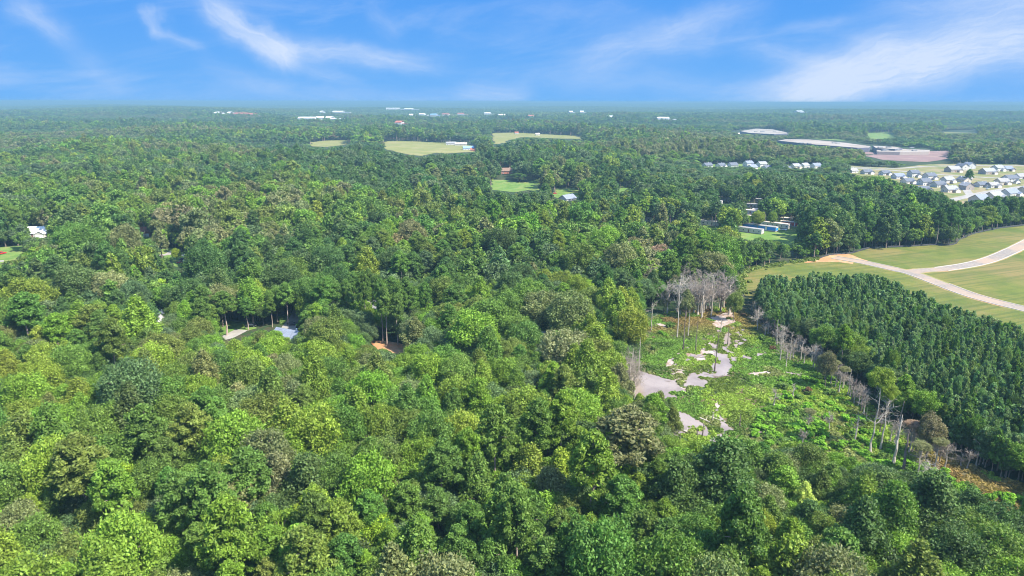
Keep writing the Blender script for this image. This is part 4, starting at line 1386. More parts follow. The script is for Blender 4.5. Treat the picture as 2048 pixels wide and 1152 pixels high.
def gable_roof(pb, x0, x1, y0, y1, z0, rise, axis='x', oh=0.55, th=0.22):
    if axis == 'x':
        ym, hw = (y0 + y1) / 2, (y1 - y0) / 2
        s = rise / hw
        for sg in (-1, 1):
            e = ym + sg * (hw + oh)
            ze = z0 - s * oh
            a, b = x0 - oh, x1 + oh
            vs = [(a, e, ze), (b, e, ze), (b, ym, z0 + rise), (a, ym, z0 + rise)]
            vs += [(p[0], p[1], p[2] + th) for p in vs]
            pb.add(vs, [(0, 1, 2, 3), (4, 7, 6, 5), (0, 4, 5, 1), (1, 5, 6, 2), (2, 6, 7, 3), (3, 7, 4, 0)])
    else:
        xm, hw = (x0 + x1) / 2, (x1 - x0) / 2
        s = rise / hw
        for sg in (-1, 1):
            e = xm + sg * (hw + oh)
            ze = z0 - s * oh
            a, b = y0 - oh, y1 + oh
            vs = [(e, a, ze), (e, b, ze), (xm, b, z0 + rise), (xm, a, z0 + rise)]
            vs += [(p[0], p[1], p[2] + th) for p in vs]
            pb.add(vs, [(0, 1, 2, 3), (4, 7, 6, 5), (0, 4, 5, 1), (1, 5, 6, 2), (2, 6, 7, 3), (3, 7, 4, 0)])


def window(parent, x, y, z, w, h, face):
    """face: 'x+','x-','y+','y-' outward direction; frame with a pane set in it"""
    def bx(pb, u0, u1, z0, z1, d0, d1):
        if face[0] == 'y':
            s = 1 if face[1] == '+' else -1
            a, b = sorted((y + s * d0, y + s * d1))
            pb.box(x + u0, x + u1, a, b, z0, z1)
        else:
            s = 1 if face[1] == '+' else -1
            a, b = sorted((x + s * d0, x + s * d1))
            pb.box(a, b, y + u0, y + u1, z0, z1)
    fr = PB()
    t = 0.12
    bx(fr, -w / 2 - t, -w / 2, z - t, z + h + t, -0.05, .08)
    bx(fr, w / 2, w / 2 + t, z - t, z + h + t, -0.05, .08)
    bx(fr, -w / 2, w / 2, z - t, z, -0.05, .08)
    bx(fr, -w / 2, w / 2, z + h, z + h + t, -0.05, .08)
    f = fr.build('window', M_TRIM, parent)
    pn = PB()
    bx(pn, -w / 2, w / 2, z, z + h, 0.004, .03)
    pn.build('pane', M_GLASS, f)


def house(u, v, L, D, hw, roof, wall, rz, label, garage=True, wing=True, group=None, cat='house', name='house', z=0, detail=True):
    x, y = ground_at(u, v, z)
    root = empty(name, (x, y, z), R(rz))
    tag(root, label, cat, group)
    rise = D * 0.33
    w = PB()
    w.box(-L / 2, L / 2, -D / 2, D / 2, 0, hw)
    gable(w, -L / 2, L / 2, -D / 2, D / 2, hw, rise)
    wa = w.build('wall', WM[wall], root)
    r = PB()
    gable_roof(r, -L / 2, L / 2, -D / 2, D / 2, hw, rise)
    rf = r.build('roof', RM[roof], root)
    if detail:
        c = PB()
        c.box(L * .22, L * .22 + .5, D * .12, D * .12 + .5, hw + rise * .5, hw + rise + .5)
        c.build('vent', M_TRIM, rf)
    if wing:      # front wing with its own gable: garage or porch
        gw, gd = min(6.4, L * .45), 3.2
        xa = L / 2 - gw - .3
        g = PB()
        hh = min(hw, 2.9)
        g.box(xa, xa + gw, -D / 2 - gd, -D / 2 - 0.003, 0, hh)
        gable(g, xa, xa + gw, -D / 2 - gd, -D / 2, hh, gw * .3, 'y')
        wg = g.build('wing', WM[wall], root)
        g = PB()
        gable_roof(g, xa, xa + gw, -D / 2 - gd, -D / 2 - .02, hh, gw * .3, 'y', .4, .2)
        g.build('wing_roof', RM[roof], root)
        if garage:
            g = PB()
            for k in range(4):
                g.box(xa + .7, xa + gw - .7, -D / 2 - gd - .05, -D / 2 - gd - .004, .05 + k * .56, .05 + k * .56 + .52)
            g.build('garage_door', M_TRIM, root)
    if detail:
        nl = 2 if hw > 4.5 else 1
        for s in range(nl):
            zz = 1.0 + s * 2.8
            for k in range(3):
                px = -L / 2 + L * (k + .5) / 3
                window(root, px, D / 2, zz, 1.1, 1.3, 'y+')
                if not wing or px < L / 2 - 7:
                    if not (s == 0 and k == 1):
                        window(root, px, -D / 2, zz, 1.1, 1.3, 'y-')
            for sgn in ('+', '-'):
                window(root, L / 2 if sgn == '+' else -L / 2, 0.8, zz, 1.0, 1.3, 'x' + sgn)
        d = PB()
        dx = -L / 2 + L * .5 if not wing else -L / 2 + L * .42
        d.box(dx - .5, dx + .5, -D / 2 - .06, -D / 2 - .004, 0.1, 2.2)
        d.build('door', M_DOOR, root)
    return root


# estate houses: px of the foot, length, depth, wall height, roof, wall, turn, where
BACK, FRNT = 'in the back row of the estate', 'in the front row of the estate'
EST = [
    (1733, 348, 13, 9, 3.2, 'dark grey', 'white', 12, 'low white house with dark roof at the left end of the estate, half behind trees'),
    (1769, 350, 12, 9, 3.2, 'dark grey', 'pale grey', 14, 'low pale house with dark roof, second from the left beside the estate road'),
    (1796, 357, 14, 10, 3.4, 'slate', 'white', 14, 'white house with slate roof just left of the tall narrow house'),
    (1826, 354, 12, 10, 5.8, 'dark grey', 'white', 12, 'tall two-storey white house with dark grey roof in the left of the estate'),
    (1858, 359, 13, 10, 5.4, 'dark grey', 'white', 14, 'two-storey white house right of the tall white one, dark roof over a bright gable'),
    (1894, 365, 13, 10, 4.0, 'grey', 'white', 16, 'white house with grey roof standing alone by the road bend'),
    (1815, 367, 13, 10, 3.2, 'dark grey', 'cream', 14, 'cream low house with dark roof, leftmost of the front row of the estate'),
    (1848, 370, 13, 10, 4.6, 'dark grey', 'pale grey', 14, 'pale grey house with near-black roof in the middle of the packed front row'),
    (1876, 374, 13, 10, 3.6, 'dark grey', 'white', 14, 'white house with dark roof and bright end wall in the packed front row'),
    (1927, 364, 13, 10, 3.4, 'dark grey', 'beige', 100, 'beige house with dark roof left of the looping white drive'),
    (1932, 379, 12, 10, 4.8, 'grey', 'taupe', 96, 'taupe house with grey roof turned side-on near the middle of the estate'),
    (1899, 384, 14, 10, 3.6, 'grey', 'beige', 12, 'beige house with grey roof nearest the woods, left of the lower estate road'),
    (1961, 374, 12, 9, 3.3, 'dark grey', 'white', 12, 'white house with dark roof below the looping white drive'),
    (1984, 375, 12, 9, 3.3, 'pale grey', 'white', 12, 'all-white low house with a pale roof in the right of the estate'),
    (1905, 344, 18, 12, 4.2, 'pale grey', 'taupe', 14, 'wide taupe house with pale roof on the lawn behind the estate road'),
    (1923, 340, 14, 11, 6.0, 'dark grey', 'white', 100, 'dark-roofed two-storey house close behind the wide taupe one'),
    (1937, 337, 14, 11, 5.5, 'slate', 'pale grey', 96, 'slate-roofed grey house at the back of the left pair on the hill lawn'),
    (1974, 348, 18, 12, 4.2, 'grey', 'taupe', 14, 'wide grey-roofed house with taupe walls on the lawn near the right side'),
    (1994, 342, 14, 11, 5.0, 'grey', 'pale grey', 20, 'grey-roofed house behind the wide taupe one near the right side'),
    (2014, 342, 12, 10, 3.6, 'slate', 'taupe', 10, 'small slate-roofed house at the right end of the back lawn'),
    (2018, 366, 15, 11, 6.2, 'dark grey', 'pale grey', 12, 'tall two-storey pale grey house with dark roof at the right of the estate'),
    (2003, 369, 13, 10, 4.2, 'pale grey', 'beige', 8, 'beige house with pale roof just left of the tall right-hand one'),
    (1845, 383, 13, 9, 3.0, 'dark grey', 'white', 10, 'white house showing between the tree tops below the estate'),
    (1958, 404, 16, 12, 3.6, 'slate', 'beige', 25, 'slate-roofed house at the lower edge of the estate, left of three behind the trees'),
    (1987, 398, 17, 12, 3.6, 'grey', 'beige', 25, 'grey-roofed house at the lower edge of the estate, middle of three behind the trees'),
    (2018, 392, 18, 12, 3.8, 'slate', 'pale grey', 25, 'broad slate-roofed house at the lower right corner of the estate behind the trees'),
    (2052, 387, 17, 12, 3.8, 'dark grey', 'beige', 22, 'dark-roofed house cut by the right edge of the view at the estate'),
    (2040, 357, 13, 10, 3.2, 'pale grey', 'white', 12, 'low white house at the right edge of the view above the estate road'),
]
for (u, v, L, D, hw, ro, wa, rz, lb) in EST:
    house(u, v, L, D, hw, ro, wa, rz, lb, group='houses of the new estate', wing=(rz < 60))
LEFTC = [(1385, 334, 'white', 'slate', 3.2), (1414, 337, 'white', 'dark grey', 5.2), (1441, 335, 'white', 'dark grey', 3.4), (1465, 335, 'pale grey', 'dark grey', 4.2), (1496, 333, 'white', 'slate', 5.4), (1504, 339, 'cream', 'slate', 3.8), (1523, 334, 'white', 'grey', 5.0),
         (1534, 340, 'white', 'dark grey', 3.6), (1552, 335, 'white', 'dark grey', 4.8), (1571, 342, 'pale grey', 'dark grey', 3.6), (1590, 337, 'beige', 'grey', 4.0), (1608, 336, 'white', 'grey', 4.2), (1631, 337, 'white', 'slate', 4.8), (1704, 345, 'white', 'pale grey', 3.0)]
ordw = ['leftmost', 'second from the left', 'third from the left', 'fourth from the left', 'fifth from the left', 'sixth from the left', 'seventh from the left', 'seventh from the right', 'sixth from the right', 'fifth from the right', 'fourth from the right', 'third from the right', 'second from the right', 'rightmost']
for k, (u, v, wa, ro, hw) in enumerate(LEFTC):
    house(u, v, 13, 10, hw, ro, wa, 20 + (k % 3) * 6, '%s house with %s roof, %s of the tree-screened row' % (wa, ro, ordw[k]), group='houses in the row left of the estate', wing=(k % 2 == 0), garage=False)
# scattered homes
house(77, 472, 17, 11, 3.2, 'white', 'white', 8, 'white-roofed house with bright white front and brick base at the far left')
house(288, 470, 12, 9, 3.0, 'red-brown', 'brick', 15, 'small brick house with rust-brown roof among grey-green trees')
house(318, 645, 10, 8, 3.2, 'slate', 'pale grey', -50, 'pale bluish house with slate roof peeping out between bright crowns', wing=False)
house(404, 638, 18, 10, 3.0, 'grey', 'taupe', 5, 'long low taupe house with grey roof behind the lawn trees')
house(580, 688, 12, 9, 3.2, 'slate', 'pale grey', -25, 'pale grey house below the driveway, mostly under pines')
house(693, 650, 9, 8, 3.2, 'pale grey', 'white', 20, 'small white house behind a single bare pine bole', wing=False)
house(762, 625, 9, 7, 3.0, 'pale grey', 'white', -30, 'white-roofed house behind the tall pine boles', wing=False)
house(889, 702, 10, 8, 3.2, 'slate', 'taupe', 20, 'dark slate-roofed house under the trees right of the red soil')
house(1080, 695, 10, 8, 4.2, 'grey', 'taupe', 10, 'grey roof corner showing between two grey-brown crowns', wing=False)
house(902, 290, 22, 10, 4, 'pale grey', 'white', 4, 'long white farm building at the right end of the hay field', wing=False)
house(922, 291, 26, 9, 3.5, 'tan', 'white', 2, 'low white shed joined to the end of the farm building', wing=False)
house(937, 300, 22, 12, 4, 'blue', 'pale grey', 10, 'blue-roofed open barn at the lower right of the hay field', wing=False, name='barn', cat='barn')
house(948, 302, 14, 9, 3, 'red-brown', 'brick', 5, 'small rusty shed beside the blue-roofed barn', wing=False, name='shed', cat='shed')
house(1014, 347, 18, 11, 4, 'brown', 'brick', 10, 'red-brick house above the green meadow in the middle', wing=False)
house(989, 320, 16, 10, 5, 'tan', 'beige', 40, 'beige house with tan roof between big trees right of the barn', wing=False)
house(1135, 405, 15, 10, 4.5, 'slate', 'white', 45, 'white gabled house with slate roof right of the meadow', wing=False)
house(1033, 268, 11, 9, 4, 'red-brown', 'white', 10, 'small red-roofed house at the far edge of the hay field', wing=False)
house(1075, 271, 12, 9, 4, 'tan', 'cream', 10, 'cream farm shed at the right back of the far hay field', wing=False, name='shed', cat='shed')


def prism_building(name, pts, h, wallm, roofm, label, cat='warehouse', z=0, inset=2.0):
    w = [ground_at(p[0], p[1], z + h) for p in pts]
    cx, cy = np.mean([p[0] for p in w]), np.mean([p[1] for p in w])
    root = empty(name, (cx, cy, z))
    tag(root, label, cat)
    n = len(w)
    q = [(p[0] - cx, p[1] - cy) for p in w]
    if sum(q[i][0] * q[(i + 1) % n][1] - q[(i + 1) % n][0] * q[i][1] for i in range(n)) < 0:
        q = q[::-1]
    pb = PB()
    pb.add([(a, b, 0) for a, b in q] + [(a, b, h) for a, b in q], [(i, (i + 1) % n, n + (i + 1) % n, n + i) for i in range(n)])
    pb.build('wall', wallm, root)
    pb = PB()
    pb.add([(a * .995, b * .995, h - .4) for a, b in q], [tuple(range(n))])
    pb.build('roof', roofm, root)
    pb = PB()
    for i in range(4):
        a = np.array(q).mean(0) + np.array([rng.uniform(-60, 60), rng.uniform(-20, 20)])
        pb.box(a[0] - 4, a[0] + 4, a[1] - 3, a[1] + 3, h - .39, h + 1.4)
    pb.build('roof_vent', RM['grey'], root)
    return root


M_WROOF = groundmat('membrane_roof', [(0.27, 0.225, 0.185), (0.23, 0.185, 0.15), (0.31, 0.27, 0.23)], [0.006, 0.02], 0.9, 0)
M_WROOF2 = groundmat('white_membrane_roof', [(0.30, 0.265, 0.225), (0.24, 0.205, 0.17)], [0.01], 0.9, 0)
M_WWALL = plain('dark_warehouse_wall', (0.10, 0.10, 0.14), .7, .1, .1)
prism_building('warehouse', [(1480, 262), (1512, 257), (1545, 258.5), (1572, 264), (1576, 267), (1548, 268), (1500, 266)], 10, M_WWALL, M_WROOF2, 'huge pale flat-roofed warehouse standing alone above the woods')
prism_building('warehouse', [(1555, 281), (1572, 278), (1618, 278.5), (1690, 285), (1742, 292), (1738, 295), (1715, 295.5), (1625, 288.5)], 9, M_WWALL, M_WROOF, 'long tan flat-roofed warehouse with a dark wall along its near side')
prism_building('warehouse', [(1745, 291), (1790, 293), (1805, 296), (1790, 298), (1752, 296)], 9, M_WWALL, M_WROOF, 'smaller tan-roofed warehouse right of the long one')
prism_building('warehouse', [(1752, 298.5), (1800, 297), (1860, 299.5), (1858, 303), (1800, 304), (1755, 303)], 6, WM['taupe'], M_WROOF, 'low cream sheds in front of the ploughed field', cat='shed')

# far white buildings of the town on the horizon
TOWN = [(487, 231, 46, 'wide white store with pinkish roof in the far left group'), (505, 232, 26, 'flat white building right of the pinkish-roofed store far left'), (437, 230, 18, 'small white building farthest left in the town line'), (458, 229.5, 10, 'tiny white building between two larger ones far left'),
        (625, 240, 60, 'long pale shed at the left end of the big far plant'), (655, 239, 56, 'long white-roofed shed of the big far plant'), (682, 225.5, 36, 'white building cluster above the big far plant'), (643, 225.5, 8, 'lone white speck of a building left of the cluster'),
        (795, 222, 48, 'long white-roofed building far off left of centre'), (822, 222.5, 30, 'white-roofed building joined to the end of the long far one'), (825, 233, 14, 'small white building under the long far roofs'), (846, 231, 18, 'white building at the left end of the town centre'),
        (870, 232, 22, 'white building with bluish roof in the town centre'), (895, 231, 24, 'cream building left of the red and white block'), (925, 230, 22, 'tall red and white block in the town centre'), (978, 229, 20, 'white building right of the town centre'),
        (1010, 233, 28, 'long cream building right of the town centre'), (1065, 235, 20, 'white building with red roof in the far middle'), (1145, 226, 12, 'small white house on the far ridge, left one'), (1166, 226, 12, 'small white house on the far ridge, right one'),
        (1225, 237, 24, 'long white building far right of centre'), (1605, 223, 20, 'white building on the far right ridge, left one'), (1655, 222.5, 18, 'white building on the far right ridge, right one'), (800, 249, 22, 'brick-red roofed building left of the far fields'), (1335, 240, 40, 'pale long roof among far right woods')]
for k, (u, v, wpx, lb) in enumerate(TOWN):
    # stand it on the far land, wide and tall enough to rise above the woods around it
    x, y = ground_at(u, v + 2.5)
    for _ in range(4):
        x, y = ground_at(u, v + 2.0, float(terrain(np.array([x]), np.array([y]))[0]) + 15)
    d = math.hypot(x, y)
    if d > 14000:
        x, y = x * 14000 / d, y * 14000 / d
        d = 14000
    z = float(terrain(np.array([x]), np.array([y]))[0])
    W = wpx * d / F * 0.9
    hh = 21 + 2.2 * d / F
    root = empty('town_building', (x, y, z), R(rng.uniform(-8, 8)))
    tag(root, lb, 'building', 'distant buildings of the town')
    red = 'red' in lb or 'pink' in lb
    pb = PB()
    pb.box(-W / 2, W * .1, 0, 60, 0, hh)
    pb.box(W * .1 + .01, W / 2, 6, 50, 0, hh * .82)
    pb.build('wall', WM['cream' if 'cream' in lb else 'pale grey'], root)
    pb = PB()
    gable_roof(pb, -W / 2, W * .1, 0, 60, hh, 5, 'x', 1, .5)
    pb.box(W * .1 + 1, W / 2 + 1, 5, 51, hh * .82 + .01, hh * .82 + 1)
    pb.build('roof', RM['red-brown' if red else ('blue' if 'blu' in lb else 'white')], root)


# ------------------------------------------------------------------ mobile homes
def mobile_home(u, v, L, W, rz, wall, stripe, label, hitch=True):
    x, y = ground_at(u, v)
    k_roof = int(u) % 2
    root = empty('mobile_home', (x, y, 0), R(rz))
    tag(root, label, 'mobile home', 'mobile homes in the trailer park')
    pb = PB()
    pb.box(-L / 2, L / 2, -W / 2, W / 2, 0.55, 3.8)
    pb.build('body', WM[wall], root)
    pb = PB()
    n = 6
    vs = []
    for xx in (-L / 2 - .15, L / 2 + .15):
        for i in range(n + 1):
            t = -1 + 2 * i / n
            vs.append((xx, t * (W / 2 + .12), 3.8 + .35 * (1 - t * t)))
    pb.add(vs, [(i, i + 1, n + 2 + i, n + 1 + i)[::-1] for i in range(n)] + [tuple(range(n + 1)), tuple(range(2 * n + 1, n, -1))])
    pb.build('roof', RM['tan' if k_roof % 2 else 'pale grey'], root)
    pb = PB()
    pb.box(-L / 2 + .1, L / 2 - .1, -W / 2 + .1, W / 2 - .1, 0, .548)
    pb.build('skirting', WM['taupe'], root)
    if stripe:
        for (a, b) in ((-L / 2 + .3, L * .18), (L * .24, L / 2 - .1)):
            pb = PB()
            pb.box(a, b, -W / 2 - .05, -W / 2 - .004, 1.0, 3.4)
            pb.build('panel', WM[stripe], root)
        pb = PB()
        pb.box(L / 2 + .004, L / 2 + .05, -W / 2 + .2, W / 2 - .2, 1.0, 3.0)
        pb.build('panel', WM[stripe], root)
    else:
        for k in range(6):
            if k == 3:
                continue
            window(root, -L / 2 + L * (k + .5) / 6, -W / 2, 1.5, 1.1, 1.0, 'y-')
        window(root, L / 2, 0, 1.5, 1.2, 1.0, 'x+')
    d = PB()
    dx = L * .21 if stripe else -L / 2 + L * 3.5 / 6
    d.box(dx - .45, dx + .45, -W / 2 - .07, -W / 2 - .004, .7, 2.7)
    d.build('door', M_TRIM if stripe else M_DOOR, root)
    s = PB()
    for k in range(3):
        s.box(dx - .6, dx + .6, -W / 2 - .3 * (3 - k) - .1, -W / 2 - .3 * (2 - k) - .1, 0, .2 * (k + 1))
    s.build('steps', M_KERB, root)
    if hitch:
        h = PB()
        h.tube((L / 2, -.8, .45), (L / 2 + 1.4, 0, .45), .08, .08)
        h.tube((L / 2, .8, .45), (L / 2 + 1.4, 0, .45), .08, .08)
        h.build('hitch', M_DARKDEAD, root)


mobile_home(1494, 464.5, 24, 4.6, -42, 'white', None, 'long white mobile home nearest the wood, leftmost of the three on the open grass')
mobile_home(1520, 459.5, 26, 4.8, -42, 'white', 'blue', 'long mobile home with bright blue side panels on the open grass')
mobile_home(1551, 454.5, 22, 4.8, -42, 'white', None, 'white mobile home right of the blue-sided one')
mobile_home(1420, 450.5, 20, 4.6, -30, 'cream', None, 'cream mobile home standing alone left of the open grass')
mobile_home(1581, 452.5, 15, 4.4, -30, 'white', 'red', 'white and red mobile home at the right edge of the park lawn')
mobile_home(1563, 443.5, 16, 4.6, -28, 'pale grey', None, 'pale grey mobile home behind the white one on the grass')
for k, (u, v, rz, lb) in enumerate([(1503, 440, -30, 'white mobile home between two round yellow-green trees'), (1497, 428, -25, 'white mobile home under trees above the blue-sided one'), (1500, 415, -30, 'white mobile home higher in the wooded park, middle column'),
                                    (1506, 404, -30, 'white mobile home second from the top of the wooded park'), (1519, 396, -25, 'uppermost white mobile home showing through the pines'), (1453, 403, -60, 'white mobile home with steep outline left of a round crown'),
                                    (1426, 408, -30, 'small white mobile home left among the dark pines'), (1300, 443, -10, 'leftmost mobile home showing low through the trees'), (1322, 440, -15, 'second mobile home from the left among the trees'), (1345, 443, -12, 'third mobile home from the left among the trees'),
                                    (1525, 427, -30, 'white mobile home at the right shade of the park trees'), (1584, 433, -30, 'white mobile home at the right end under the trees')]):
    mobile_home(u, v, 17, 4.4, rz, 'white', None, lb, hitch=False)

# ------------------------------------------------------------------ cars
M_TYRE = plain('tyre_rubber', (0.02, 0.02, 0.02), .8, .1, 5)
M_RIM = plain('wheel_rim', (0.45, 0.45, 0.46), .35, .05, 5, .5, .6)
CARM = {}


def car(u, v, rz, colname, label, pickup=False):
    if colname not in CARM:
        c = {'red': (0.45, 0.02, 0.02), 'navy': (0.02, 0.03, 0.10), 'white': (0.75, 0.75, 0.75), 'black': (0.015, 0.015, 0.018), 'silver': (0.45, 0.46, 0.48), 'dark red': (0.22, 0.01, 0.03)}[colname]
        CARM[colname] = plain('car_paint_' + colname.replace(' ', '_'), c, .28, .03, .5, .6)
    m = CARM[colname]
    x, y = ground_at(u, v)
    root = empty('parked_pickup' if pickup else 'parked_car', (x, y, .15), R(rz))
    tag(root, label, 'pickup truck' if pickup else 'car')
    if pickup:
        prof = [(-2.7, .45), (-2.7, 1.05), (-.55, 1.08), (-.5, 1.1), (1.15, 1.12), (2.55, 1.0), (2.7, .8), (2.7, .42)]
        cab = [(-.5, 1.08), (-.4, 1.75), (.75, 1.76), (1.3, 1.12)]
    else:
        prof = [(-2.25, .45), (-2.28, .9), (-1.7, 1.0), (1.0, 1.0), (2.1, .85), (2.25, .65), (2.25, .4)]
        cab = [(-1.75, .98), (-1.1, 1.45), (.35, 1.46), (1.1, 1.0)]

    def extr(pf, w, name, mm, par, z=0):
        pb = PB()
        n = len(pf)
        pb.add([(a, -w, b) for a, b in pf] + [(a, w, b) for a, b in pf], [tuple(range(n)), tuple(range(2 * n - 1, n - 1, -1))] + [(i, n + i, n + (i + 1) % n, (i + 1) % n) for i in range(n)])
        o = pb.build(name, mm, par)
        md = o.modifiers.new('bevel', 'BEVEL')
        md.width = .08
        md.segments = 2
        return o
    extr(prof, .9, 'body', m, root)
    cb = extr(cab, .78, 'cabin_glass', M_GLASS, root)
    rt = [(cab[1][0] - .05, cab[1][1] - .02), (cab[1][0], cab[1][1] + .05), (cab[2][0], cab[2][1] + .05), (cab[2][0] + .08, cab[2][1] - .03)]
    extr(rt, .76, 'roof', m, root)
    if pickup:
        pb = PB()
        pb.box(-2.6, -.65, -.75, .75, 1.081, 1.10)
        pb.build('bed', M_TYRE, root)
    wx = 1.65 if pickup else 1.4
    for sx in (-wx, wx):
        for sy in (-.86, .86):
            pb = PB()
            pb.tube((sx, sy - .1, .2), (sx, sy + .1, .2), .34, .34, 12)
            w = pb.build('wheel', M_TYRE, root)
            pb = PB()
            s = 1 if sy > 0 else -1
            pb.tube((sx, sy + s * .1, .2), (sx, sy + s * .12, .2), .19, .19, 10)
            pb.build('rim', M_RIM, w)
    for sy in (-.6, .6):
        pb = PB()
        e = 2.7 if pickup else 2.25
        pb.box(e - .03, e + .02, sy - .18, sy + .18, .6, .75)
        pb.build('headlight', M_TRIM, root)


car(366, 521, 20, 'navy', 'navy parked car, upper one of the two side by side on the garden drive')
car(362, 527, 20, 'dark red', 'dark red parked car on the garden drive below the navy one')
car(372, 513, 0, 'white', 'white parked car beside the small yellow-green garden tree')
car(374, 523, 15, 'white', 'white parked car right of the navy and red ones')
car(3, 509, 60, 'red', 'red pickup at the far left edge on the lawn', True)
car(502, 654, 10, 'black', 'black car at the right end of the bright lawn')
car(585, 651, 10, 'black', 'black car on the pale driveway under the pines')
car(762, 619, 30, 'white', 'white car under the tall bare pines')
car(1110, 388, 20, 'red', 'red car on the grass right of the middle meadow')
car(1903, 368, 10, 'black', 'black car beside the white house at the road bend')
car(1951, 371, 5, 'white', 'white car on a drive near the middle of the estate')
car(1975, 379, 25, 'silver', 'silver car on the lower estate road')
car(2038, 369, 10, 'black', 'black car near the right edge of the estate')
car(1502, 447, -36, 'dark red', 'dark red car left of the blue-sided mobile home')
car(1532, 446, -20, 'silver', 'silver car behind the blue-sided mobile home')
car(1567, 461, -36, 'white', 'white pickup parked at the end of the right white mobile home', True)
car(1555, 441, -20, 'dark red', 'dark red car under the shade of the park trees')
car(1591, 444, -20, 'silver', 'silver car at the right of the park lawn')

# ------------------------------------------------------------------ silt fence along the wood edge
M_SILT = plain('black_silt_fabric', (0.03, 0.03, 0.035), .8, .2, 1)
root = empty('silt_fence', (*ground_at(1780, 495), 0))
tag(root, 'low black silt fence winding between the mown field and the pine wood', 'fence')
fp = [(1640, 517), (1660, 510.5), (1705, 506.5), (1741, 496.5), (1813, 493.5), (1860, 490.5), (1904, 490.5), (1921, 479), (1951, 467), (1993, 458), (2048, 450.5)]
wl = [ground_at(*p) for p in fp]
ox, oy = root.location.x, root.location.y
fo, line = ribbon('fabric', [(p[0] - ox, p[1] - oy) for p in wl], .06, 0.0, M_SILT, parent=root, world=True, height=.95)
acc = 0
for i in range(1, len(line)):
    acc += np.linalg.norm(line[i] - line[i - 1])
    if acc > 3.5:
        acc = 0
        pb = PB()
        pb.box(line[i][0] - .05, line[i][0] + .05, line[i][1] + .05, line[i][1] + .13, 0, 1.15)
        pb.build('stake', M_DEAD, root)


# ------------------------------------------------------------------ dead trees
def snag_mesh(h, style, rg, rb=None):
    T, B = PB(), PB()
    rb = rb or max(.22, h * .016)
    seg = 6
    lean = rg.normal(0, .015, 2) * h
    hh = h * (1.0 if style in ('pole', 'fork', 'stump') else .8)
    pts = [Vector((lean[0] * t * t + rg.normal(0, .005 * h) * (0 < t < 1), lean[1] * t * t + rg.normal(0, .01 * h) * (0 < t < 1), hh * t)) for t in np.linspace(0, 1, seg + 1)]
    for i in range(seg):
        T.tube(pts[i], pts[i + 1], rb * (1 - .72 * i / seg) * (1.3 if i == 0 else 1), rb * (1 - .72 * (i + 1) / seg), 6)

    def branch(p, d, L, r, depth, twigs):
        q = p
        dd = Vector(d).normalized()
        n = 3
        for i in range(n):
            dd = (dd + Vector(rg.normal(0, .22, 3)) + Vector((0, 0, .10))).normalized()
            e = q + dd * (L / n)
            B.tube(q, e, r * (1 - .3 * i), r * (1 - .3 * (i + 1)), 4 if depth == 0 else 3)
            if depth < twigs:
                for _ in range(2 if depth else 3):
                    nd = (dd + Vector(rg.normal(0, .75, 3))).normalized()
                    branch(e if i else q + dd * L * .2, nd, L * rg.uniform(.35, .6), r * .5, depth + 1, twigs)
            q = e
    nb, Lb, tw = {'pole': (4, .10, 0), 'stump': (2, .12, 0), 'fork': (9, .26, 1), 'twiggy': (15, .30, 2), 'sparse': (9, .22, 1)}[style]
    for k in range(nb):
        t = rg.uniform(.42 if style != 'fork' else .5, .98)
        j = min(int(t * seg), seg - 1)
        p = pts[j] + (pts[j + 1] - pts[j]) * (t * seg - j)
        th = k * 2.4 + rg.normal(0, .4)
        upk = .5 if style != 'fork' else 1.6
        branch(p, (math.cos(th), math.sin(th), upk), h * Lb * rg.uniform(.6, 1.15) * (1.25 - .6 * t), rb * .34, 0, tw)
    return T, B


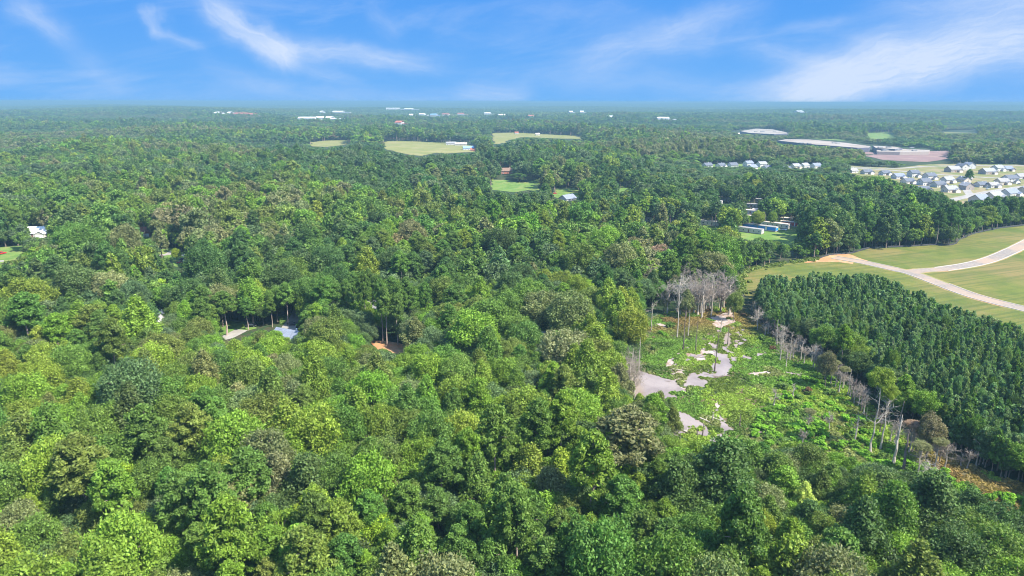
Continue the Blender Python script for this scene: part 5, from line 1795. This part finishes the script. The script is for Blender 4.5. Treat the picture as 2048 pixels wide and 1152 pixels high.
DEAD = [  # base u,v, top v, style, wood, label
    (1302, 661, 598, 'sparse', 'p', 'pale dead tree with short side limbs by the red mud above the marsh'),
    (1354, 675, 571, 'fork', 'p', 'tallest pale dead tree, forked into bare upright limbs, behind the ponds'),
    (1366, 700, 618, 'pole', 'd', 'dark bare trunk just right of the tall forked dead tree'),
    (1376, 672, 622, 'pole', 'p', 'thin pale bare trunk between two darker ones behind the ponds'),
    (1391, 702, 640, 'pole', 'd', 'dark thin trunk standing in the mud left of the main stream'),
    (1429, 744, 668, 'pole', 'd', 'tall dark bare trunk standing at the edge of the main stream'),
    (1403, 636, 543, 'twiggy', 't', 'large silvery twiggy dead tree at the head of the marsh'),
    (1378, 618, 540, 'twiggy', 't', 'silvery twiggy dead tree left of the largest one at the marsh head'),
    (1422, 632, 552, 'twiggy', 't', 'silvery twiggy dead tree right of the largest one at the marsh head'),
    (1364, 600, 530, 'twiggy', 't', 'grey dead tree rising behind the forked one'),
    (1438, 618, 560, 'twiggy', 't', 'smaller grey twiggy tree at the right of the marsh head clump'),
    (1392, 622, 556, 'twiggy', 't', 'grey twiggy tree in the middle of the marsh head clump'),
    (1270, 625, 567, 'twiggy', 'p', 'whitish dead tree among the green crowns left of the marsh'),
    (1258, 795, 705, 'twiggy', 't', 'grey bare tree at the left shore of the large pond'),
    (1268, 800, 730, 'twiggy', 't', 'pale bare tree overhanging the large pond'),
    (1479, 853, 829, 'stump', 'd', 'short dark snag standing alone in the lower green marsh'),
    (1405, 873, 848, 'stump', 'd', 'leaning dark snag at the right end of the lower pond'),
    (1394, 871, 858, 'stump', 'd', 'shortest dark stump in the lower pond'),
    (1359, 893, 868, 'stump', 'd', 'dark snag at the lower left corner of the lower pond'),
    (1425, 842, 821, 'sparse', 'p', 'small whitish snag on the bank between the two lower ponds'),
    (1585, 796, 762, 'sparse', 'p', 'small pale dead tree in the upper middle of the green marsh'),
    (1604, 893, 860, 'twiggy', 't', 'small pale twiggy tree at the lower edge of the marsh'),
    (1548, 812, 776, 'twiggy', 't', 'faint pale sapling in the centre of the marsh'),
    (1615, 860, 820, 'twiggy', 't', 'pale brownish sapling right of the centre of the marsh'),
    (1657, 862, 826, 'twiggy', 't', 'grey sapling in the right part of the marsh'),
    (1560, 722, 678, 'twiggy', 't', 'pale grey dead tree at the right bank of the stream'),
    (1572, 735, 690, 'twiggy', 't', 'pale grey dead tree just right of the bank one'),
    (1552, 675, 633, 'twiggy', 't', 'grey bare tree at the plantation edge, upper one'),
    (1598, 706, 669, 'twiggy', 't', 'grey bare tree at the plantation edge, beside a bright crown'),
    (1536, 668, 630, 'twiggy', 't', 'grey bare tree at the plantation edge, leftmost of the row'),
    (1628, 722, 688, 'twiggy', 't', 'grey bare tree at the plantation edge below the bright crowns'),
    (1666, 762, 722, 'twiggy', 't', 'grey bare tree at the plantation edge near the brown bush'),
    (1685, 778, 736, 'twiggy', 't', 'grey bare tree at the plantation edge right of the brown bush'),
    (1700, 794, 756, 'twiggy', 'p', 'whitish bare tree in the grey group at the right side of the marsh'),
    (1722, 812, 768, 'twiggy', 't', 'grey bare tree in the group left of the two tall snags'),
    (1741, 908, 752, 'sparse', 'p', 'very tall pale snag at the right side of the marsh'),
    (1760, 899, 778, 'sparse', 'p', 'tall pale trunk carrying a small yellow-green crown'),
    (1787, 930, 838, 'pole', 'p', 'thick whitish bare trunk right of the two tall snags'),
    (1805, 942, 866, 'pole', 'd', 'dark bare trunk beside the thick whitish one'),
    (1818, 905, 846, 'twiggy', 't', 'pinkish grey twiggy tree behind the dark trunk'),
    (1709, 887, 819, 'sparse', 't', 'thin grey snag left of the tall pale one'),
    (1854, 982, 918, 'twiggy', 'p', 'pale cream twiggy tree at the edge of the dark foreground wood'),
    (1835, 950, 890, 'twiggy', 't', 'brownish twiggy tree above the pale cream one'),
    (1870, 935, 880, 'twiggy', 't', 'pinkish brown bare bush on the right marsh arm'),
    (1966, 928, 896, 'twiggy', 'p', 'silvery bare bush at the foot of the plantation far right'),
    (1281, 960, 924, 'pole', 'p', 'thin white snag poking out of the foreground canopy'),
    (1452, 1052, 980, 'pole', 'p', 'pale bare trunk in the gap between two shaggy dark trees'),
    (1455, 690, 655, 'stump', 'd', 'short dark trunk at the top of the main stream'),
    (1441, 665, 628, 'sparse', 't', 'grey slender snag near the top of the main stream'),
]
_r = np.random.default_rng(77)
_ord = 'first second third fourth fifth sixth seventh eighth ninth tenth eleventh twelfth thirteenth fourteenth fifteenth sixteenth seventeenth eighteenth nineteenth twentieth'.split()


def dead_row(line, n, hpx, off, phrase):
    line = np.array(line, float)
    for k in range(n):
        t = (k + .5) / n * (len(line) - 1)
        j = min(int(t), len(line) - 2)
        p = line[j] + (line[j + 1] - line[j]) * (t - j) + _r.normal(0, off, 2)
        hh = _r.uniform(*hpx)
        st = _r.choice(['twiggy', 'sparse', 'pole'], p=[.6, .28, .12])
        DEAD.append((p[0], p[1], p[1] - hh, str(st), str(_r.choice(['t', 'p', 'd'], p=[.68, .18, .14])), phrase % _ord[k]))


dead_row([(1545, 690), (1600, 725), (1650, 760), (1700, 800), (1735, 835)], 19, (32, 52), 5, '%s from the top in the inner line of bare trees along the plantation')
dead_row([(1500, 640), (1530, 668), (1580, 700), (1640, 738), (1700, 785)], 17, (30, 48), 4, '%s from the top in the outer line of bare trees against the plantation')
dead_row([(1760, 870), (1800, 895), (1850, 915), (1900, 930), (1960, 945)], 14, (26, 60), 6, '%s from the left among the bare trees on the right marsh arm')
dead_row([(1340, 632), (1380, 625), (1420, 622), (1470, 628)], 18, (45, 85), 6, '%s from the left in the grey thicket at the head of the marsh')
dead_row([(1225, 560), (1265, 570), (1300, 590), (1330, 610)], 10, (45, 70), 7, '%s from the left in the grey bare band climbing left from the marsh head')
dead_row([(1270, 745), (1262, 770), (1262, 790)], 7, (45, 75), 5, '%s from the top in the grey trees on the left pond shore')
WOODM = {'p': M_DEAD, 'd': M_DARKDEAD, 't': M_TWIG}
for k, (u, vb, vt_, st, wd, lb) in enumerate(DEAD):
    x, y = ground_at(u, vb)
    dep = project(np.array([x]), np.array([y]), np.array([0.0]))[2][0]
    ang = PITCH + math.atan((vb - 576) / F)
    h = (vb - vt_) * dep / F / math.cos(ang) * 1.02
    rg = np.random.default_rng(500 + k)
    T, B = snag_mesh(h, st, rg, .42 if 'thick' in lb else (.27 if 'tall' in lb else None))
    root = empty('dead_tree', (x, y, 0))
    tag(root, lb, 'dead tree', 'dead trees in and around the marsh')
    T.build('trunk', WOODM[wd] if wd != 't' else M_DEAD, root)
    B.build('branches', WOODM[wd], root)
    if 'yellow-green crown' in lb or 'pinkish' in lb or 'brown' in lb or 'tall pale snag' in lb:
        cm = HI['round'][k % 5][0]
        c = link(bpy.data.objects.new('crown', cm), root)
        s = h * .12 / 5.6 if 'tall' in lb else h * .22 / 5.6
        sz = h * .32 / 18
        c.scale = (s, s, sz)
        c.location = (0, 0, h - 18 * sz)
        t = TINTS['yellowgreen'] if ('yellow' in lb or 'tall' in lb) else (TINTS['greybrown'] if 'brown' in lb or 'sapling' in lb else TINTS['pink'])
        c.color = (*t, 1)
# fallen logs in the marsh
for (a, b, lb) in [((1345, 740), (1375, 744), 'grey fallen log lying along the muddy left bank'), ((1430, 757), (1460, 752), 'dark fallen log across the foot of the main stream'), ((1365, 862), (1378, 868), 'thin fallen log in the lower pond'),
                   ((1418, 835), (1440, 842), 'pale fallen log between the lower ponds'), ((1400, 838), (1420, 846), 'pale fallen trunk left of the small whitish snag')]:
    p, q = ground_at(*a), ground_at(*b)
    root = empty('fallen_log', (p[0], p[1], 0))
    tag(root, lb, 'log')
    pb = PB()
    pb.tube((0, 0, .35), (q[0] - p[0], q[1] - p[1], .3), .3, .15, 7)
    pb.build('trunk', M_DEAD if 'dark' not in lb else M_DARKDEAD, root)
    pb = PB()
    m = Vector(((q[0] - p[0]) * .6, (q[1] - p[1]) * .6, .35))
    pb.tube(m, m + Vector((.8, 1.5, .9)), .1, .03, 4)
    pb.tube(m * .8, m * .8 + Vector((-.9, -1.0, 1.0)), .09, .03, 4)
    pb.build('branches', M_DEAD if 'dark' not in lb else M_DARKDEAD, root)

# ------------------------------------------------------------------ shrubs one can pick out in and around the marsh
SH = []
for k in range(3):
    rg = np.random.default_rng(70 + k)
    v, f, va, lb_ = crown('round', rg, 3.2, 1.7, .30, 700, 12)
    v[:, 2] -= .7
    SH.append(mesh_np('shrub', v, [f], [M_LEAF], None, va))
SHR = []
tries = 0
rs = np.random.default_rng(3)
SHP = np.array([(1560, 760), (1640, 740), (1700, 800), (1750, 870), (1830, 930), (1990, 990), (2048, 1000), (2048, 1020), (1900, 985), (1800, 945), (1690, 905), (1560, 900), (1500, 880)], float)
while len(SHR) < 130 and tries < 5000:
    tries += 1
    u, v = rs.uniform(1490, 2048), rs.uniform(740, 1010)
    if inpoly(np.array([u]), np.array([v]), SHP)[0] and all((u - a[0]) ** 2 + ((v - a[1]) * 1.6) ** 2 > 13 ** 2 for a in SHR):
        SHR.append((u, v, 'yg' if rs.uniform() < .75 else 'ol'))
for (u, v, s) in [(1320, 668, 'yg'), (1330, 672, 'yg'), (1308, 700, 'ol'), (1340, 655, 'ol'), (1500, 640, 'ol'), (1510, 660, 'ol'), (1525, 680, 'ol'), (1470, 625, 'ol'), (1455, 612, 'br'), (1330, 632, 'br'), (1615, 785, 'br'), (1650, 745, 'ol'), (1590, 735, 'ol'), (1300, 735, 'ol'), (1420, 622, 'br'), (1485, 632, 'br'), (1545, 700, 'br')]:
    SHR.append((u, v, s))
SHR.sort(key=lambda a: (int(a[1] / 21), a[0]))
rows = {}
for s in SHR:
    rows.setdefault(int(s[1] / 21), []).append(s)
rk = sorted(rows)
rown = ['top', 'second', 'third', 'fourth', 'fifth', 'sixth', 'seventh', 'eighth', 'ninth', 'tenth', 'eleventh', 'twelfth', 'thirteenth', 'fourteenth', 'fifteenth', 'sixteenth', 'seventeenth', 'eighteenth', 'nineteenth', 'twentieth', 'next to last', 'last']
posn = ['leftmost', 'second', 'third', 'fourth', 'fifth', 'sixth', 'seventh', 'eighth', 'ninth', 'tenth', 'eleventh', 'twelfth', 'thirteenth', 'fourteenth', 'fifteenth', 'sixteenth', 'seventeenth', 'eighteenth', 'nineteenth', 'twentieth']
for r_i, key in enumerate(rk):
    for k, (u, v, s) in enumerate(rows[key]):
        x, y = ground_at(u, v)
        o = link(bpy.data.objects.new('shrub', SH[int(rs.integers(3))]))
        sc = rs.uniform(.45, 1.05)
        o.location = (x, y, 0)
        o.scale = (sc * rs.uniform(.9, 1.3), sc * rs.uniform(.9, 1.3), sc * rs.uniform(.6, .9))
        o.rotation_euler = (0, 0, rs.uniform(0, 6.28))
        c = np.array({'yg': (0.17, 0.33, 0.03), 'ol': (0.12, 0.20, 0.04), 'br': (0.20, 0.12, 0.06)}[s]) * rs.uniform(.8, 1.2)
        o.color = (*[float(q) for q in c], 1)
        cw = {'yg': 'yellow-green', 'ol': 'olive green', 'br': 'reddish brown'}[s]
        tag(o, '%s %s marsh shrub, %s in the %s shrub row' % ('small' if sc < .75 else 'big', cw, posn[min(k, 19)], rown[-1] if r_i == len(rk) - 1 else rown[-2] if r_i == len(rk) - 2 else rown[min(r_i, 19)]), 'shrub', 'shrubs in the marsh')

# ------------------------------------------------------------------ marsh plants, reeds and grass tussocks
tuft_c = bpy.data.collections.new('tussocks')
for k in range(4):
    rg = np.random.default_rng(20 + k)
    n = 46
    d = sph(n, rg)
    d[:, 2] = np.abs(d[:, 2])
    c = d * np.array([.75, .75, .5]) * rg.uniform(.4, 1, n)[:, None]
    v, f = leaf_quads(c, d, np.full(n, .34), rg, .6, 1.7)
    va = np.stack([np.clip(.5 + rg.normal(0, .2, n), 0, 1), rg.beta(1.2, 4, n)], -1)
    me = mesh_np('tussock', v, [f], [M_LEAFI], None, va)
    tuft_c.objects.link(bpy.data.objects.new('tussock_%d' % k, me))
bx0, bx1 = MARSHW[:, 0].min(), MARSHW[:, 0].max()
by0, by1 = MARSHW[:, 1].min(), MARSHW[:, 1].max()
n = 52000
tx, ty = rng.uniform(bx0, bx1, n), rng.uniform(by0, by1, n)
ok = inpoly(tx, ty, MARSHW)
tx, ty = tx[ok], ty[ok]
wet = np.zeros(len(tx), bool)
for w in WATERS:
    wet |= inpoly(tx, ty, np.array([ground_at(*p) for p in w]))
isle = vnoise(tx, ty, 2.6, 31) > .72
isle &= project(tx, ty, np.zeros(len(tx)))[0] > 1335
mud = np.zeros(len(tx), bool)
for w in MUDS:
    mud |= inpoly(tx, ty, np.array([ground_at(*p) for p in c4(w)]))
mud &= vnoise(tx, ty, 4.0, 33) < .62
keep = (~wet | isle) & ~mud & (rng.uniform(0, 1, len(tx)) < .25 + .95 * vnoise(tx, ty, 6, 21))
tx, ty = tx[keep], ty[keep]
u_, v_, _ = project(tx, ty, np.zeros(len(tx)))
tc_ = np.tile(np.array([0.12, 0.215, 0.03]), (len(tx), 1))
q = vnoise(tx, ty, 14, 41)[:, None]
tc_ = tc_ * (1 - smooth01((q - .45) * 4)) + np.array([0.19, 0.27, 0.035]) * smooth01((q - .45) * 4)
q = vnoise(tx, ty, 9, 43)[:, None]
tc_ = np.where(q < .3, tc_ * .58, tc_)
q = smooth01((vnoise(tx, ty, 5, 47)[:, None] * .5 + vnoise(tx, ty, 19, 48)[:, None] * .5 - .56) * 7) * .8
tc_ = tc_ * (1 - q) + np.array([0.19, 0.20, 0.07]) * q
redd = (smooth01((u_ - 1790) / 90) * .8 + smooth01((690 - v_) / 50) * .8)[:, None] * (vnoise(tx, ty, 7, 44)[:, None] > .38)
tc_ = tc_ * (1 - redd) + np.array([0.24, 0.15, 0.06]) * redd
tc_ *= rng.uniform(.8, 1.25, (len(tx), 1))
s = rng.uniform(.5, 1.1, len(tx)) * (.7 + .8 * vnoise(tx, ty, 4, 49)) * np.where((u_ > 1540) & (v_ > 800), 1.25, 1.0)
instancer('marsh_plants', tuft_c, np.c_[tx, ty, np.full(len(tx), .1)], rng.uniform(0, 6.28, len(tx)), np.c_[s, s, s * rng.uniform(.5, .95, len(tx))], rng.integers(0, 4, len(tx)), tc_)
print('tussocks', len(tx))
# grass and brush along the wood edge of the field
ex, ey, es, et = [], [], [], []
edge = [ground_at(*p) for p in [(1484, 590), (1480, 546), (1499, 539.5), (1571, 526.5), (1635, 518.5)]]
for a, b in zip(edge, edge[1:]):
    L = math.hypot(b[0] - a[0], b[1] - a[1])
    for _ in range(int(L * 2.2)):
        t = rng.uniform()
        ex.append(a[0] + (b[0] - a[0]) * t + rng.normal(0, 1.6))
        ey.append(a[1] + (b[1] - a[1]) * t + rng.normal(0, 1.6))
instancer('edge_brush', tuft_c, np.c_[ex, ey, np.full(len(ex), .1)], rng.uniform(0, 6.28, len(ex)), np.tile(rng.uniform(.7, 2.4, (len(ex), 1)), (1, 3)), rng.integers(0, 4, len(ex)), np.array(TINTS['olive']) * rng.uniform(.7, 1.2, (len(ex), 1)))

# ------------------------------------------------------------------ the air
M_HAZE, q = mat('haze_air')
pv = q.new('ShaderNodeVolumePrincipled')
pv.inputs['Color'].default_value = (0.20, 0.365, 0.47, 1)
pv.inputs['Density'].default_value = HAZE
pv.inputs['Anisotropy'].default_value = 0.0
o_ = q.new('ShaderNodeOutputMaterial')
M_HAZE.node_tree.links.new(pv.outputs[0], o_.inputs['Volume'])
gz = np.array([v.co.z for v in bpy.data.objects['ground'].data.vertices])
zlo, zhi = float(gz.min()) - 1.0, max(H + 3, float(gz.max()) + 45)
pb = PB()
pb.box(-46000, 46000, -46000, 46000, zlo, zhi)
hz = pb.build('haze', M_HAZE)
tag(hz, kind='stuff')
print('haze', zlo, zhi)
for o in scene.objects:
    if len(o.get('label', '').split()) > 16:
        print('LONG', o['label'])
